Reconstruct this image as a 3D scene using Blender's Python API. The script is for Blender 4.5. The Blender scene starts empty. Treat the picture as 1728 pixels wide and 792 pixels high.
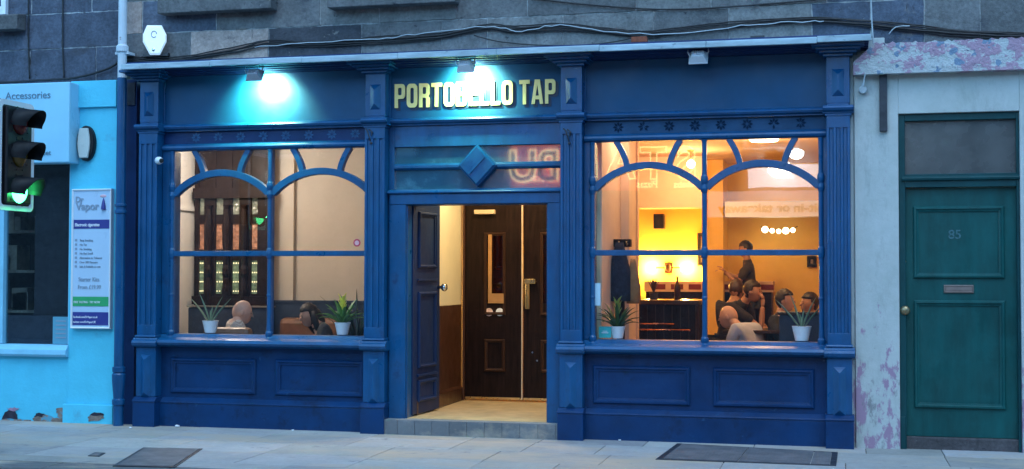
import bpy, bmesh, math, random
from mathutils import Vector, Matrix
random.seed(11)
R = math.radians
PI = math.pi
scene = bpy.context.scene
COL = scene.collection

# ------------------------------------------------------------------ camera (solved from the facade's vanishing points)
FPX, YAW, PIT, ROLL = 2232.3, R(13.704), R(1.741), R(0.1185)
CAM = Vector((0, -11.28, 1.44))
_cy, _sy, _cp, _sp = math.cos(YAW), math.sin(YAW), math.cos(PIT), math.sin(PIT)
FW = Vector((-_sy*_cp, _cy*_cp, _sp))
_r = Vector((_cy, _sy, 0)); _u = _r.cross(FW)
RT = _r*math.cos(ROLL) + _u*math.sin(ROLL)
UP = _u*math.cos(ROLL) - _r*math.sin(ROLL)

def at(px, py, Y):
    """photo pixel -> point on the plane y = Y (used to measure the place off the photograph)"""
    d = FW*FPX + RT*(px-864) + UP*(396-py)
    return CAM + d*((Y-CAM.y)/d.y)
def X(px, Y, py=430): return at(px, py, Y).x
def Z(py, Y, px=830): return at(px, py, Y).z

# ------------------------------------------------------------------ materials
MATS = {}
def ramp(nt, stops):
    n = nt.nodes.new('ShaderNodeValToRGB')
    el = n.color_ramp.elements
    while len(el) > len(stops): el.remove(el[-1])
    while len(el) < len(stops): el.new(0.5)
    for e, (p, c) in zip(el, stops):
        e.position = p; e.color = (c[0], c[1], c[2], 1) if len(c) == 3 else c
    return n
def noise(nt, vec, scale, detail=4, rough=0.6, sy=None):
    n = nt.nodes.new('ShaderNodeTexNoise'); n.inputs['Scale'].default_value = scale
    n.inputs['Detail'].default_value = detail; n.inputs['Roughness'].default_value = rough
    if sy:
        m = nt.nodes.new('ShaderNodeMapping'); m.inputs['Scale'].default_value = sy
        nt.links.new(vec, m.inputs['Vector']); vec = m.outputs['Vector']
    nt.links.new(vec, n.inputs['Vector'])
    return n.outputs['Fac']
def mix(nt, fac, a, b, mode='MIX'):
    n = nt.nodes.new('ShaderNodeMix'); n.data_type = 'RGBA'; n.blend_type = mode
    def put(s, v):
        if hasattr(v, 'is_output') or isinstance(v, bpy.types.NodeSocket): nt.links.new(v, s)
        elif isinstance(v, (int, float)): s.default_value = v
        else: s.default_value = (v[0], v[1], v[2], 1)
    put(n.inputs[0], fac); put(n.inputs[6], a); put(n.inputs[7], b)
    return n.outputs[2]
def maprange(nt, v, a, b, c=0, d=1):
    n = nt.nodes.new('ShaderNodeMapRange'); n.inputs[1].default_value = a; n.inputs[2].default_value = b
    n.inputs[3].default_value = c; n.inputs[4].default_value = d
    nt.links.new(v, n.inputs[0]); return n.outputs[0]
def newmat(name):
    m = bpy.data.materials.new(name); m.use_nodes = True
    nt = m.node_tree; b = nt.nodes['Principled BSDF']
    tc = nt.nodes.new('ShaderNodeTexCoord')
    return m, nt, b, tc.outputs['Object']
def bump(nt, b, h, strength=0.3, dist=0.01):
    n = nt.nodes.new('ShaderNodeBump'); n.inputs['Strength'].default_value = strength
    n.inputs['Distance'].default_value = dist
    nt.links.new(h, n.inputs['Height']); nt.links.new(n.outputs[0], b.inputs['Normal'])
def M(name, c=(.5,.5,.5), rough=.5, var=.18, vs=6, bmp=.15, bs=40, metal=0, spots=None, emit=None, spec=.5, stretch=None):
    if name in MATS: return MATS[name]
    m, nt, b, co = newmat(name)
    n1 = noise(nt, co, vs, 5, .65, stretch)
    lo = [max(0, x*(1-var)) for x in c]; hi = [min(1, x*(1+var)) for x in c]
    rp = ramp(nt, [(.3, lo), (.7, hi)]); nt.links.new(n1, rp.inputs[0])
    colr = rp.outputs[0]
    if spots:
        for (sc, thr, sc2, wid) in spots:
            f = maprange(nt, noise(nt, co, sc, 6, .7), thr, thr+wid)
            colr = mix(nt, f, colr, sc2)
    nt.links.new(colr, b.inputs['Base Color'])
    b.inputs['Metallic'].default_value = metal
    b.inputs['Specular IOR Level'].default_value = spec
    rr = maprange(nt, noise(nt, co, vs*1.7, 4), .3, .7, max(.03, rough-.1), min(1, rough+.1))
    nt.links.new(rr, b.inputs['Roughness'])
    if bmp: bump(nt, b, noise(nt, co, bs, 6, .65), bmp, .006)
    if emit:
        b.inputs['Emission Color'].default_value = (*emit[0], 1); b.inputs['Emission Strength'].default_value = emit[1]
    MATS[name] = m; return m
def tone_mat(name, rough, bmp, bs, stains=(), var=.3, vs=5, spec=.3):
    """colour from the per-face 'tone' attribute, with noise and stains"""
    m, nt, b, co = newmat(name)
    a = nt.nodes.new('ShaderNodeAttribute'); a.attribute_name = 'tone'
    n1 = noise(nt, co, vs, 8, .7); n2 = noise(nt, co, vs*7, 4, .6)
    g = maprange(nt, n1, .25, .75, 1-var, 1+var); g2 = maprange(nt, n2, .3, .7, 1-var*.5, 1+var*.5)
    mm = nt.nodes.new('ShaderNodeMath'); mm.operation = 'MULTIPLY'; nt.links.new(g, mm.inputs[0]); nt.links.new(g2, mm.inputs[1])
    cc = nt.nodes.new('ShaderNodeCombineColor')
    for i in range(3): nt.links.new(mm.outputs[0], cc.inputs[i])
    colr = mix(nt, 1.0, a.outputs['Color'], cc.outputs[0], 'MULTIPLY')
    for (sc, thr, wid, c, st) in stains:
        f = maprange(nt, noise(nt, co, sc, 8, .72, st), thr, thr+wid)
        colr = mix(nt, f, colr, c)
    nt.links.new(colr, b.inputs['Base Color'])
    b.inputs['Roughness'].default_value = rough; b.inputs['Specular IOR Level'].default_value = spec
    bump(nt, b, noise(nt, co, bs, 8, .7), bmp, .012)
    MATS[name] = m; return m
def glass(name, tint=(1,1,1), rough=0.0, refl=1.0):
    if name in MATS: return MATS[name]
    m = bpy.data.materials.new(name); m.use_nodes = True; nt = m.node_tree
    for n in list(nt.nodes): nt.nodes.remove(n)
    o = nt.nodes.new('ShaderNodeOutputMaterial'); t = nt.nodes.new('ShaderNodeBsdfTransparent'); t.inputs[0].default_value = (*tint, 1)
    g = nt.nodes.new('ShaderNodeBsdfGlossy'); g.inputs['Roughness'].default_value = rough
    fr = nt.nodes.new('ShaderNodeFresnel')
    ge = nt.nodes.new('ShaderNodeNewGeometry'); io = nt.nodes.new('ShaderNodeMapRange'); io.inputs[3].default_value = 1.5; io.inputs[4].default_value = 1/1.5
    nt.links.new(ge.outputs['Backfacing'], io.inputs[0]); nt.links.new(io.outputs[0], fr.inputs[0])   # thin pane: both faces reflect alike
    ml = nt.nodes.new('ShaderNodeMath'); ml.operation = 'MULTIPLY'; ml.inputs[1].default_value = refl
    mx = nt.nodes.new('ShaderNodeMixShader')
    # old panes are never quite flat: the reflection ripples a little
    tc = nt.nodes.new('ShaderNodeTexCoord'); ns = nt.nodes.new('ShaderNodeTexNoise'); ns.inputs['Scale'].default_value = 1.7
    bp = nt.nodes.new('ShaderNodeBump'); bp.inputs['Strength'].default_value = .02; bp.inputs['Distance'].default_value = .02
    nt.links.new(tc.outputs['Object'], ns.inputs['Vector']); nt.links.new(ns.outputs[0], bp.inputs['Height']); nt.links.new(bp.outputs[0], g.inputs['Normal'])
    nt.links.new(fr.outputs[0], ml.inputs[0]); nt.links.new(ml.outputs[0], mx.inputs[0])
    nt.links.new(t.outputs[0], mx.inputs[1]); nt.links.new(g.outputs[0], mx.inputs[2]); nt.links.new(mx.outputs[0], o.inputs[0])
    MATS[name] = m; return m
def emis(name, c, s):
    if name in MATS: return MATS[name]
    m, nt, b, co = newmat(name)
    b.inputs['Base Color'].default_value = (*c, 1); b.inputs['Emission Color'].default_value = (*c, 1); b.inputs['Emission Strength'].default_value = s
    MATS[name] = m; return m

NAVY = M('navy_gloss_paint', (.0015,.070,.190), .36, .22, 3.0, .25, 26, spec=.5, stretch=(2.5,2.5,.8), spots=[(30,.68,(.020,.11,.27),.03),(5,.60,(.002,.030,.105),.14),(3.1,.66,(.012,.095,.24),.12)])
FASC = M('fascia_navy_paint', (.0015,.068,.168), .5, .16, 2.2, .15, 26, spec=.35)
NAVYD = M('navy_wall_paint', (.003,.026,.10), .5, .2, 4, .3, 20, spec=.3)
NAVYDOOR = M('navy_door_paint', (.008,.024,.078), .5, .15, 3, .03, 30, spec=.3)
CHIPSHADE = M('shaded_scuffed_navy_paint', (.002,.033,.112), .38, .25, 3, .3, 26, spec=.3, spots=[(36,.71,(.05,.11,.22),.02),(11,.64,(.006,.05,.14),.06),(5,.56,(.002,.017,.058),.14),(9,.66,(.02,.075,.17),.04)])  # scuffed navy, base darkened to paint in the shade below the sills
LEAD = M('weathered_lead', (.33,.44,.50), .55, .35, 5, .4, 18, spots=[(9,.62,(.09,.13,.18),.08)], stretch=(.5,3,3))
LETTER = M('cream_yellow_letter', (.95,.72,.27), .5, .10, 5, .05)
LSHADE = M('letter_shadow_paint', (.004,.02,.06), .45, .1)
STAR = M('dark_star_paint', (.007,.022,.052), .9, .2, spec=.05)
HEADB = M('faded_navy_board', (.018,.062,.135), .6, .25, 4, .2, 26, spec=.2)
CREAM = M('cream_wall_paint', (.50,.44,.36), .7, .05, 2.5, .1, 60)
WHITEW = M('pale_wall_paint', (.86,.83,.76), .65, .04, 2.5, .1, 60)
YELLOW = M('ochre_yellow_wall_paint', (.80,.50,.10), .6, .08, 1.5, .1, 50)
PEACH = M('peach_wall_paint', (.80,.60,.46), .65, .08, 2, .1, 50)
CEIL = M('ceiling_paint', (.72,.48,.30), .8, .06, 2, .05)
DADO = M('dark_navy_panelling', (.02,.035,.07), .5, .2, 4, .1)
WOOD = M('dark_stained_wood', (.014,.007,.006), .42, .6, 5, .2, 30, stretch=(6,6,.6), spec=.15)
WOODM = M('brown_wood_moulding', (.040,.018,.011), .42, .4, 5, .2, 30, stretch=(6,6,.6), spec=.2)
WOODR = M('red_brown_wood', (.062,.024,.013), .4, .4, 5, .2, 30, stretch=(6,6,.6))
FLOORM = M('brown_floor_boards', (.10,.055,.03), .4, .3, 4, .1, stretch=(1,8,1))
BRASS = M('brass', (.75,.52,.22), .3, .1, 8, .05, metal=1)
CHROME = M('polished_chrome', (.75,.75,.75), .15, .05, 8, 0, metal=1)
BLACK = M('black_plastic', (.010,.011,.014), .45, .2, 8, .05, spec=.3)
DARKM = M('dark_metal', (.03,.033,.04), .45, .25, 8, .1)
WHITEP = M('white_plastic', (.74,.80,.84), .4, .05, 6, .03)
GREYH = M('grey_cast_housing', (.30,.33,.38), .45, .15, 12, .1)
PALEH = M('pale_cast_housing', (.62,.66,.72), .45, .1, 12, .1)
POT = M('white_glazed_pot', (.90,.92,.93), .3, .05, 6, .03)
SOIL = M('potting_soil', (.03,.02,.013), .95, .4, 40, .5, 60)
LEAFD = M('dark_green_leaf', (.035,.085,.022), .42, .35, 14, .1)
LEAFG = M('bright_green_leaf', (.10,.23,.04), .42, .35, 14, .1)
ALOE = M('grey_green_leaf', (.20,.29,.18), .5, .25, 20, .1)
BRACT = M('yellow_bract', (.80,.74,.07), .45, .2, 12, .1)
LEATHER = M('tan_leather', (.16,.07,.03), .45, .35, 8, .25, 60)
NAVYFAB = M('navy_upholstery', (.018,.03,.06), .85, .25, 12, .3, 120)
SKIN = M('skin', (.38,.20,.13), .55, .12, 14, .06)
SKIN2 = M('fair_skin', (.60,.36,.27), .5, .1, 14, .06)
HAIRD = M('dark_hair', (.012,.008,.007), .5, .5, 40, .6, 90)
HAIRB = M('brown_hair', (.035,.016,.010), .5, .5, 40, .6, 90)
SHIRTC = None
JACKET = M('dark_jacket', (.03,.035,.04), .8, .3, 12, 1.0, 16)
TEE = M('charcoal_tee', (.035,.030,.032), .85, .2, 10, 1.0, 16)
SHIRTP = M('pale_shirt_reflection_tint', (.42,.50,.66), .85, .12, 8, 1.0, 16)  # pale shirt; its blue cast stands in for reflection in the pane
SHIRTN = M('black_tee', (.016,.015,.02), .85, .25, 10, 1.0, 16)
SHIRTR = M('plum_jumper', (.10,.035,.05), .85, .25, 10, 1.0, 16)
TROUS = M('dark_trousers', (.02,.022,.03), .85, .25, 10, .35, 40)
TABLE = M('dark_table_top', (.05,.025,.014), .22, .35, 6, .08, stretch=(1,6,1))
COPPER = M('copper_rail', (.80,.36,.16), .25, .1, 8, 0, metal=1)
SKYB = M('bright_blue_masonry_paint', (.080,.57,.76), .6, .10, 2.2, .5, 28, spots=[(26,.73,(.10,.22,.30),.03),(3.2,.60,(.085,.43,.60),.12),(9,.69,(.14,.56,.74),.05)])
SKYBT = M('bright_blue_wood_paint', (.22,.56,.74), .45, .10, 4, .15, 35)
SIGNW = M('pale_sign_board', (.28,.62,.80), .35, .06, 2, .03, spots=[(3,.60,(.25,.55,.70),.15)])
SIGNT = M('grey_blue_lettering', (.10,.20,.28), .5, .05)
POSTER = M('pale_poster_face', (.45,.62,.78), .35, .04, 3, .03)
INDIGO = M('indigo_print', (.035,.045,.24), .4, .05)
GREENP = M('green_print', (.03,.36,.13), .4, .05)
GREYP = M('grey_print', (.25,.33,.42), .5, .05)
WHITET = M('white_print', (.80,.84,.90), .5, .03)
PINKP = M('pink_print', (.50,.05,.12), .5, .1)
GREEN = M('dark_green_door_paint', (.004,.070,.070), .40, .34, 2.5, .18, 26, spec=.3, stretch=(2.2,2.2,.6), spots=[(3,.52,(.008,.105,.105),.3)])
GREEND = M('dark_green_frame_paint', (.002,.048,.055), .45, .25, 4, .2, 26, spec=.3)
DUSTG = M('dusty_fanlight_glass', (.085,.085,.085), .28, .25, 3, .1, 20, spec=.6)
IRON = M('rusty_iron', (.035,.038,.05), .7, .5, 10, .5, 40, spots=[(12,.60,(.12,.08,.07),.1)])
RUST = M('rusty_steel_brick', (.22,.06,.03), .8, .4, 20, .5, 60)
CABLE = M('black_cable_sheath', (.010,.011,.014), .45, .3, 20, .1)
CABLEG = M('grey_cable_sheath', (.40,.46,.50), .5, .15, 20, .1)
PIPEP = M('pale_pipe_paint', (.52,.60,.66), .45, .08, 6, .15, 30, spots=[(8,.64,(.24,.12,.08),.05)])
CYANC = M('turquoise_card', (.04,.52,.52), .5, .05)
STONEM = tone_mat('weathered_ashlar', .9, .9, 22, [
    (2.2, .57, .12, (.06,.065,.08), (1,1,1.8)), (1.1, .60, .10, (.24,.225,.22), (1,1,1.5)), (9, .62, .05, (.035,.036,.045), (1,1,1.5)), (6, .62, .06, (.045,.046,.05), (2.2,1,.35)), (15, .66, .04, (.30,.32,.31), None), (3.4, .64, .04, (.21,.20,.185), (1,1,1.4))], .45, 5)
SLABM = tone_mat('paving_slab', .72, .25, 60, [(1.1, .48, .16, (.47,.39,.30), (.6,1.6,1)), (2.6, .60, .14, (.27,.29,.29), (.4,2,1)), (30, .69, .03, (.17,.17,.17), None), (60, .68, .03, (.42,.42,.41), None), (14, .72, .02, (.13,.13,.135), None), (4.5, .60, .10, (.21,.215,.22), None)], .16, 4)
ASPH = M('asphalt', (.05,.05,.052), .85, .3, 30, .5, 140)

# plaster with grime and pink undercoat (a real coating showing where the top coat has gone)
def plaster():
    m, nt, b, co = newmat('weathered_white_render')
    sep = nt.nodes.new('ShaderNodeSeparateXYZ'); nt.links.new(co, sep.inputs[0])
    base = mix(nt, maprange(nt, noise(nt, co, 3, 6, .7), .35, .7), (.50,.53,.52), (.40,.44,.42))
    # bare pink undercoat, chiefly in the splash zone near the pavement
    low = maprange(nt, sep.outputs[2], 1.15, .35, 0, .16)
    a = nt.nodes.new('ShaderNodeMath'); a.operation = 'ADD'
    nt.links.new(noise(nt, co, 5.5, 7, .72, (1.4,1,.7)), a.inputs[0]); nt.links.new(low, a.inputs[1])
    colr = mix(nt, maprange(nt, a.outputs[0], .635, .69), base, (.34,.22,.31))
    a2 = nt.nodes.new('ShaderNodeMath'); a2.operation = 'ADD'
    nt.links.new(noise(nt, co, 9, 8, .75, (1,1,.5)), a2.inputs[0]); nt.links.new(low, a2.inputs[1])
    colr = mix(nt, maprange(nt, a2.outputs[0], .70, .80, 0, .85), colr, (.20,.20,.21))
    colr = mix(nt, maprange(nt, noise(nt, co, 2.2, 9, .8, (1.5,1,.45)), .52, .72, 0, .75), colr, (.25,.27,.26))
    nt.links.new(colr, b.inputs['Base Color']); b.inputs['Roughness'].default_value = .85
    bump(nt, b, noise(nt, co, 18, 8, .7), .35, .012)
    MATS[m.name] = m; return m
PLASTER = plaster()
def peel():
    m, nt, b, co = newmat('peeling_layered_paint')
    n1 = noise(nt, co, 4.2, 7, .68, (1,1,1.3)); n2 = noise(nt, co, 9, 8, .75); n3 = noise(nt, co, 7.3, 3, .5, (1.2,1,1.2))
    mp = nt.nodes.new('ShaderNodeMapping'); mp.inputs['Location'].default_value = (4,2,7); nt.links.new(co, mp.inputs[0])
    n4 = noise(nt, mp.outputs[0], 8.5, 3, .55)
    colr = mix(nt, maprange(nt, n1, .515, .535), (.45,.48,.49), (.38,.25,.33))
    colr = mix(nt, maprange(nt, n4, .60, .615), colr, (.17,.25,.36))
    colr = mix(nt, maprange(nt, n2, .58, .60), colr, (.46,.50,.50))
    colr = mix(nt, maprange(nt, n3, .66, .675), colr, (.10,.10,.17))
    colr = mix(nt, maprange(nt, noise(nt, co, 14, 8, .8), .60, .72, 0, .7), colr, (.30,.28,.33))
    nt.links.new(colr, b.inputs['Base Color']); b.inputs['Roughness'].default_value = .7
    bump(nt, b, n1, 1.0, .05)
    MATS[m.name] = m; return m
PEEL = peel()
def check_shirt():
    m, nt, b, co = newmat('checked_shirt')
    c = nt.nodes.new('ShaderNodeTexChecker'); c.inputs['Scale'].default_value = 120
    c.inputs['Color1'].default_value = (.72,.66,.58,1); c.inputs['Color2'].default_value = (.26,.17,.13,1)
    nt.links.new(co, c.inputs['Vector']); nt.links.new(c.outputs[0], b.inputs['Base Color']); b.inputs['Roughness'].default_value = .85
    MATS[m.name] = m; return m
SHIRTC = check_shirt()
def tread():
    m, nt, b, co = newmat('cast_iron_tread')
    v = nt.nodes.new('ShaderNodeTexVoronoi'); v.inputs['Scale'].default_value = 38; v.distance = 'CHEBYCHEV'; v.inputs['Randomness'].default_value = .12
    nt.links.new(co, v.inputs['Vector'])
    colr = mix(nt, maprange(nt, noise(nt, co, 5, 6, .7), .35, .7), (.11,.115,.125), (.22,.21,.22))
    colr = mix(nt, maprange(nt, noise(nt, co, 30, 3, .5), .74, .78), colr, (.5,.5,.5))
    nt.links.new(colr, b.inputs['Base Color']); b.inputs['Roughness'].default_value = .65; b.inputs['Metallic'].default_value = .25
    bump(nt, b, v.outputs['Distance'], .6, .008)
    MATS[m.name] = m; return m
TREAD = tread()
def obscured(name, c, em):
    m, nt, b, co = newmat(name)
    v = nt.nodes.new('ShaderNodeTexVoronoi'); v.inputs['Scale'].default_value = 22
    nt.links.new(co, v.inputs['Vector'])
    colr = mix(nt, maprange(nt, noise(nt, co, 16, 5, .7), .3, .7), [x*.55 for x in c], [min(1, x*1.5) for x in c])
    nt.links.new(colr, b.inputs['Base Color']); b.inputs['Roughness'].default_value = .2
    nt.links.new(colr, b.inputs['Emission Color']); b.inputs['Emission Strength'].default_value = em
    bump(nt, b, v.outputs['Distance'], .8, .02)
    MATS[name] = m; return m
# leaded panes glow of themselves; the amber row stands in for mirrored brickwork
OBS_G = obscured('glowing_green_obscured_glass', (.15,.21,.13), .10)
OBS_A = obscured('glowing_amber_reflection_glass', (.30,.14,.08), .14)
OBS_S = obscured('glowing_grey_obscured_glass', (.16,.17,.13), .12)
def brushed(m, sc=70, st=.28):
    nt = m.node_tree; b = nt.nodes['Principled BSDF']; tc = [n for n in nt.nodes if n.type == 'TEX_COORD'][0]
    h = noise(nt, tc.outputs['Object'], sc, 3, .6, (1,1,.06)); bn = [n for n in nt.nodes if n.type == 'BUMP'][0]
    n = nt.nodes.new('ShaderNodeBump'); n.inputs['Strength'].default_value = st; n.inputs['Distance'].default_value = .004
    nt.links.new(h, n.inputs['Height']); nt.links.new(bn.outputs[0], n.inputs['Normal']); nt.links.new(n.outputs[0], b.inputs['Normal'])
for _m in (NAVY, CHIPSHADE, GREEN, GREEND, NAVYDOOR): brushed(_m)
PANE = glass('window_glass', (.985,.985,.985), 0, 1.15)
DARKPANE = glass('shop_glass', (.80,.84,.86), 0, 1.3)
FANP = M('painted_fanlight_glass', (.018,.09,.15), .1, .25, 3, 0, 8, spec=1.0, spots=[(9,.665,(.02,.03,.05),.02),(3,.56,(.07,.22,.30),.15)])
FANP.node_tree.nodes['Principled BSDF'].inputs['Coat Weight'].default_value = 1.0; FANP.node_tree.nodes['Principled BSDF'].inputs['Coat IOR'].default_value = 1.9

# ------------------------------------------------------------------ mesh helpers
class MB:
    def __init__(s):
        s.bm = bmesh.new(); s.tl = s.bm.loops.layers.float_color.new('tone')
    def _tone(s, faces, t):
        if t is not None:
            for f in faces:
                for l in f.loops: l[s.tl] = (t[0], t[1], t[2], 1)
    def poly(s, pts, t=None, mi=0):
        f = s.bm.faces.new([s.bm.verts.new(p) for p in pts]); f.material_index = mi; s._tone([f], t); return f
    def hull(s, a, b, t=None, mi=0):
        """two matching rings a, b -> closed solid"""
        va = [s.bm.verts.new(p) for p in a]; vb = [s.bm.verts.new(p) for p in b]; n = len(a); fs = []
        for i in range(n): fs.append(s.bm.faces.new((va[i], va[(i+1)%n], vb[(i+1)%n], vb[i])))
        fs.append(s.bm.faces.new(va[::-1])); fs.append(s.bm.faces.new(vb))
        for f in fs: f.material_index = mi
        s._tone(fs, t); return fs
    def box(s, x0, x1, y0, y1, z0, z1, t=None, mi=0):
        if x0 > x1: x0, x1 = x1, x0
        if y0 > y1: y0, y1 = y1, y0
        if z0 > z1: z0, z1 = z1, z0
        s.hull([(x0,y0,z0),(x1,y0,z0),(x1,y1,z0),(x0,y1,z0)], [(x0,y0,z1),(x1,y0,z1),(x1,y1,z1),(x0,y1,z1)], t, mi); return s
    def runx(s, x0, x1, prof, mi=0):
        s.hull([(x0,y,z) for y, z in prof], [(x1,y,z) for y, z in prof], None, mi); return s
    def runy(s, y0, y1, prof, mi=0):
        s.hull([(x,y0,z) for x, z in prof], [(x,y1,z) for x, z in prof], None, mi); return s
    def runz(s, z0, z1, prof, mi=0):
        s.hull([(x,y,z0) for x, y in prof], [(x,y,z1) for x, y in prof], None, mi); return s
    def lathe(s, prof, c, n=16, axis='z', mi=0):
        c = Vector(c); rings = []
        for r, h in prof:
            ring = []
            for k in range(n):
                a = 2*PI*k/n; u, v = r*math.cos(a), r*math.sin(a)
                o = (u, v, h) if axis == 'z' else ((u, h, v) if axis == 'y' else (h, u, v))
                ring.append(s.bm.verts.new(c+Vector(o)))
            rings.append(ring)
        for a, b in zip(rings, rings[1:]):
            for k in range(n):
                f = s.bm.faces.new((a[k], a[(k+1)%n], b[(k+1)%n], b[k])); f.material_index = mi
        for rg in (rings[0], rings[-1]):
            f = s.bm.faces.new(rg); f.material_index = mi
        return s
    def tube(s, path, r, n=6, mi=0):
        path = [Vector(p) for p in path]; rings = []
        rad = r if isinstance(r, (list, tuple)) else [r]*len(path)
        for i, p in enumerate(path):
            d = (path[min(i+1, len(path)-1)]-path[max(i-1, 0)])
            if d.length < 1e-9: d = Vector((0,0,1))
            d.normalize(); a = d.cross(Vector((0,0,1)) if abs(d.z) < .9 else Vector((1,0,0))).normalized(); b = d.cross(a)
            rings.append([s.bm.verts.new(p+a*rad[i]*math.cos(2*PI*k/n)+b*rad[i]*math.sin(2*PI*k/n)) for k in range(n)])
        for a, b in zip(rings, rings[1:]):
            for k in range(n):
                f = s.bm.faces.new((a[k], a[(k+1)%n], b[(k+1)%n], b[k])); f.material_index = mi; f.smooth = True
        s.bm.faces.new(rings[0]).material_index = mi; s.bm.faces.new(rings[-1]).material_index = mi
        return s
    def ball(s, c, r, n=16, m=10, mi=0):
        r = r if isinstance(r, (tuple, list)) else (r, r, r)
        rs = bmesh.ops.create_uvsphere(s.bm, u_segments=n, v_segments=m, radius=1)
        for v in rs['verts']:
            v.co = Vector((v.co.x*r[0]+c[0], v.co.y*r[1]+c[1], v.co.z*r[2]+c[2]))
        for f in {f for v in rs['verts'] for f in v.link_faces}: f.material_index = mi; f.smooth = True
        return rs['verts']
    def frustum(s, x0, x1, z0, z1, y, ins, h, mi=0):
        """raised panel: chamfered block standing h proud (towards -y) of y"""
        s.hull([(x0,y,z0),(x1,y,z0),(x1,y,z1),(x0,y,z1)], [(x0+ins,y-h,z0+ins),(x1-ins,y-h,z0+ins),(x1-ins,y-h,z1-ins),(x0+ins,y-h,z1-ins)], None, mi); return s
    def ring(s, x0, x1, z0, z1, y, w, h, mi=0):
        """picture-frame moulding (rounded) standing proud of y"""
        prof = [(0,0),(0,-h*.5),(w*.2,-h),(w*.5,-h*1.05),(w*.7,-h*.55),(w,-h*.45),(w,0)]
        cs = [(x0,z0,1,1),(x1,z0,-1,1),(x1,z1,-1,-1),(x0,z1,1,-1)]
        rings = [[s.bm.verts.new((cx+sx*o, y+d, cz+sz*o)) for o, d in prof] for cx, cz, sx, sz in cs]
        for i in range(4):
            a, b = rings[i], rings[(i+1)%4]
            for k in range(len(prof)-1):
                f = s.bm.faces.new((a[k], b[k], b[k+1], a[k+1])); f.material_index = mi
        return s
    def xf(s, mat, since=0):
        bmesh.ops.transform(s.bm, matrix=mat, verts=list(s.bm.verts)[since:]); return s
    def build(s, name, mat, parent=None, bevel=0, smooth=False, keep=True):
        bm = s.bm
        bmesh.ops.recalc_face_normals(bm, faces=bm.faces)
        off = Vector((0,0,0))
        if parent is not None:
            p = parent
            while p is not None: off += p.location; p = p.parent
        else:
            xs = [v.co for v in bm.verts]
            off = Vector(((min(v.x for v in xs)+max(v.x for v in xs))/2, (min(v.y for v in xs)+max(v.y for v in xs))/2, min(v.z for v in xs)))
        bmesh.ops.translate(bm, vec=-off, verts=bm.verts)
        me = bpy.data.meshes.new(name); bm.to_mesh(me); bm.free()
        for m in (mat if isinstance(mat, (list, tuple)) else [mat]): me.materials.append(m)
        if smooth:
            for p in me.polygons: p.use_smooth = True
        o = bpy.data.objects.new(name, me); COL.objects.link(o)
        if parent is not None: o.parent = parent
        else: o.location = off
        if bevel:
            b = o.modifiers.new('edge', 'BEVEL'); b.width = bevel; b.segments = 2; b.limit_method = 'ANGLE'; b.angle_limit = R(40); b.harden_normals = False
        return o
def tag(o, label=None, cat=None, group=None, kind=None):
    if label: o['label'] = label
    if cat: o['category'] = cat
    if group: o['group'] = group
    if kind: o['kind'] = kind
    return o
def thing(name, loc, label, cat, group=None):
    o = bpy.data.objects.new(name, None); COL.objects.link(o); o.location = loc; o.empty_display_size = .1
    return tag(o, label, cat, group)
def copy_tree(o, parent=None):
    c = o.copy(); COL.objects.link(c); c.parent = parent
    for ch in list(o.children): copy_tree(ch, c)
    return c
def text(s, size, mat, parent, name, origin, normal='-y', ext=.004, sx=1.0, bold=0.0, align='LEFT', shear=0):
    """raised lettering as mesh, facing the street (-y) or facing +y"""
    cu = bpy.data.curves.new('lettering', 'FONT'); cu.body = s; cu.size = size; cu.extrude = ext/2; cu.offset = bold; cu.align_x = align; cu.shear = shear
    t = bpy.data.objects.new('lettering', cu); COL.objects.link(t)
    dg = bpy.context.evaluated_depsgraph_get(); me = bpy.data.meshes.new_from_object(t.evaluated_get(dg))
    bpy.data.objects.remove(t)
    b = MB(); b.bm.from_mesh(me); bpy.data.meshes.remove(me)
    rot = Matrix(((1,0,0,0),(0,0,-1,0),(0,1,0,0),(0,0,0,1)))
    if normal == '+y': rot = Matrix.Rotation(PI, 4, 'Z') @ rot
    if normal == '+x': rot = Matrix.Rotation(PI/2, 4, 'Z') @ rot
    b.xf(Matrix.Translation(origin) @ rot @ Matrix.Diagonal((sx,1,1,1)))
    return b if name is None else b.build(name, mat, parent)
def skin(nodes, edges, sub=2, root=0):
    """nodes (x,y,z,r) + edges -> smooth continuous surface as a bmesh-ready mesh"""
    me = bpy.data.meshes.new('sk'); me.from_pydata([n[:3] for n in nodes], edges, [])
    o = bpy.data.objects.new('sk', me); COL.objects.link(o)
    sm = o.modifiers.new('s', 'SKIN'); sm.use_smooth_shade = True
    ss = o.modifiers.new('u', 'SUBSURF'); ss.levels = sub
    for i, n in enumerate(nodes):
        v = me.skin_vertices[0].data[i]; r = n[3]; v.radius = r if isinstance(r, tuple) else (r, r); v.use_root = (i == root)
    dg = bpy.context.evaluated_depsgraph_get(); out = bpy.data.meshes.new_from_object(o.evaluated_get(dg))
    bpy.data.objects.remove(o); return out

def light(name, kind, loc, energy, col, size=.2, target=None, spread=None, spot=None, sy=None):
    l = bpy.data.lights.new(name, kind); l.energy = energy; l.color = col
    if kind == 'AREA':
        l.size = size
        if sy: l.shape = 'RECTANGLE'; l.size_y = sy
        if spread: l.spread = spread
    elif kind == 'SPOT': l.spot_size = spot or R(100); l.spot_blend = .6; l.shadow_soft_size = size
    elif kind == 'POINT': l.shadow_soft_size = size
    o = bpy.data.objects.new(name, l); COL.objects.link(o); o.location = loc
    if target: o.rotation_euler = (Vector(target)-Vector(loc)).to_track_quat('-Z', 'Y').to_euler()
    return o

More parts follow.
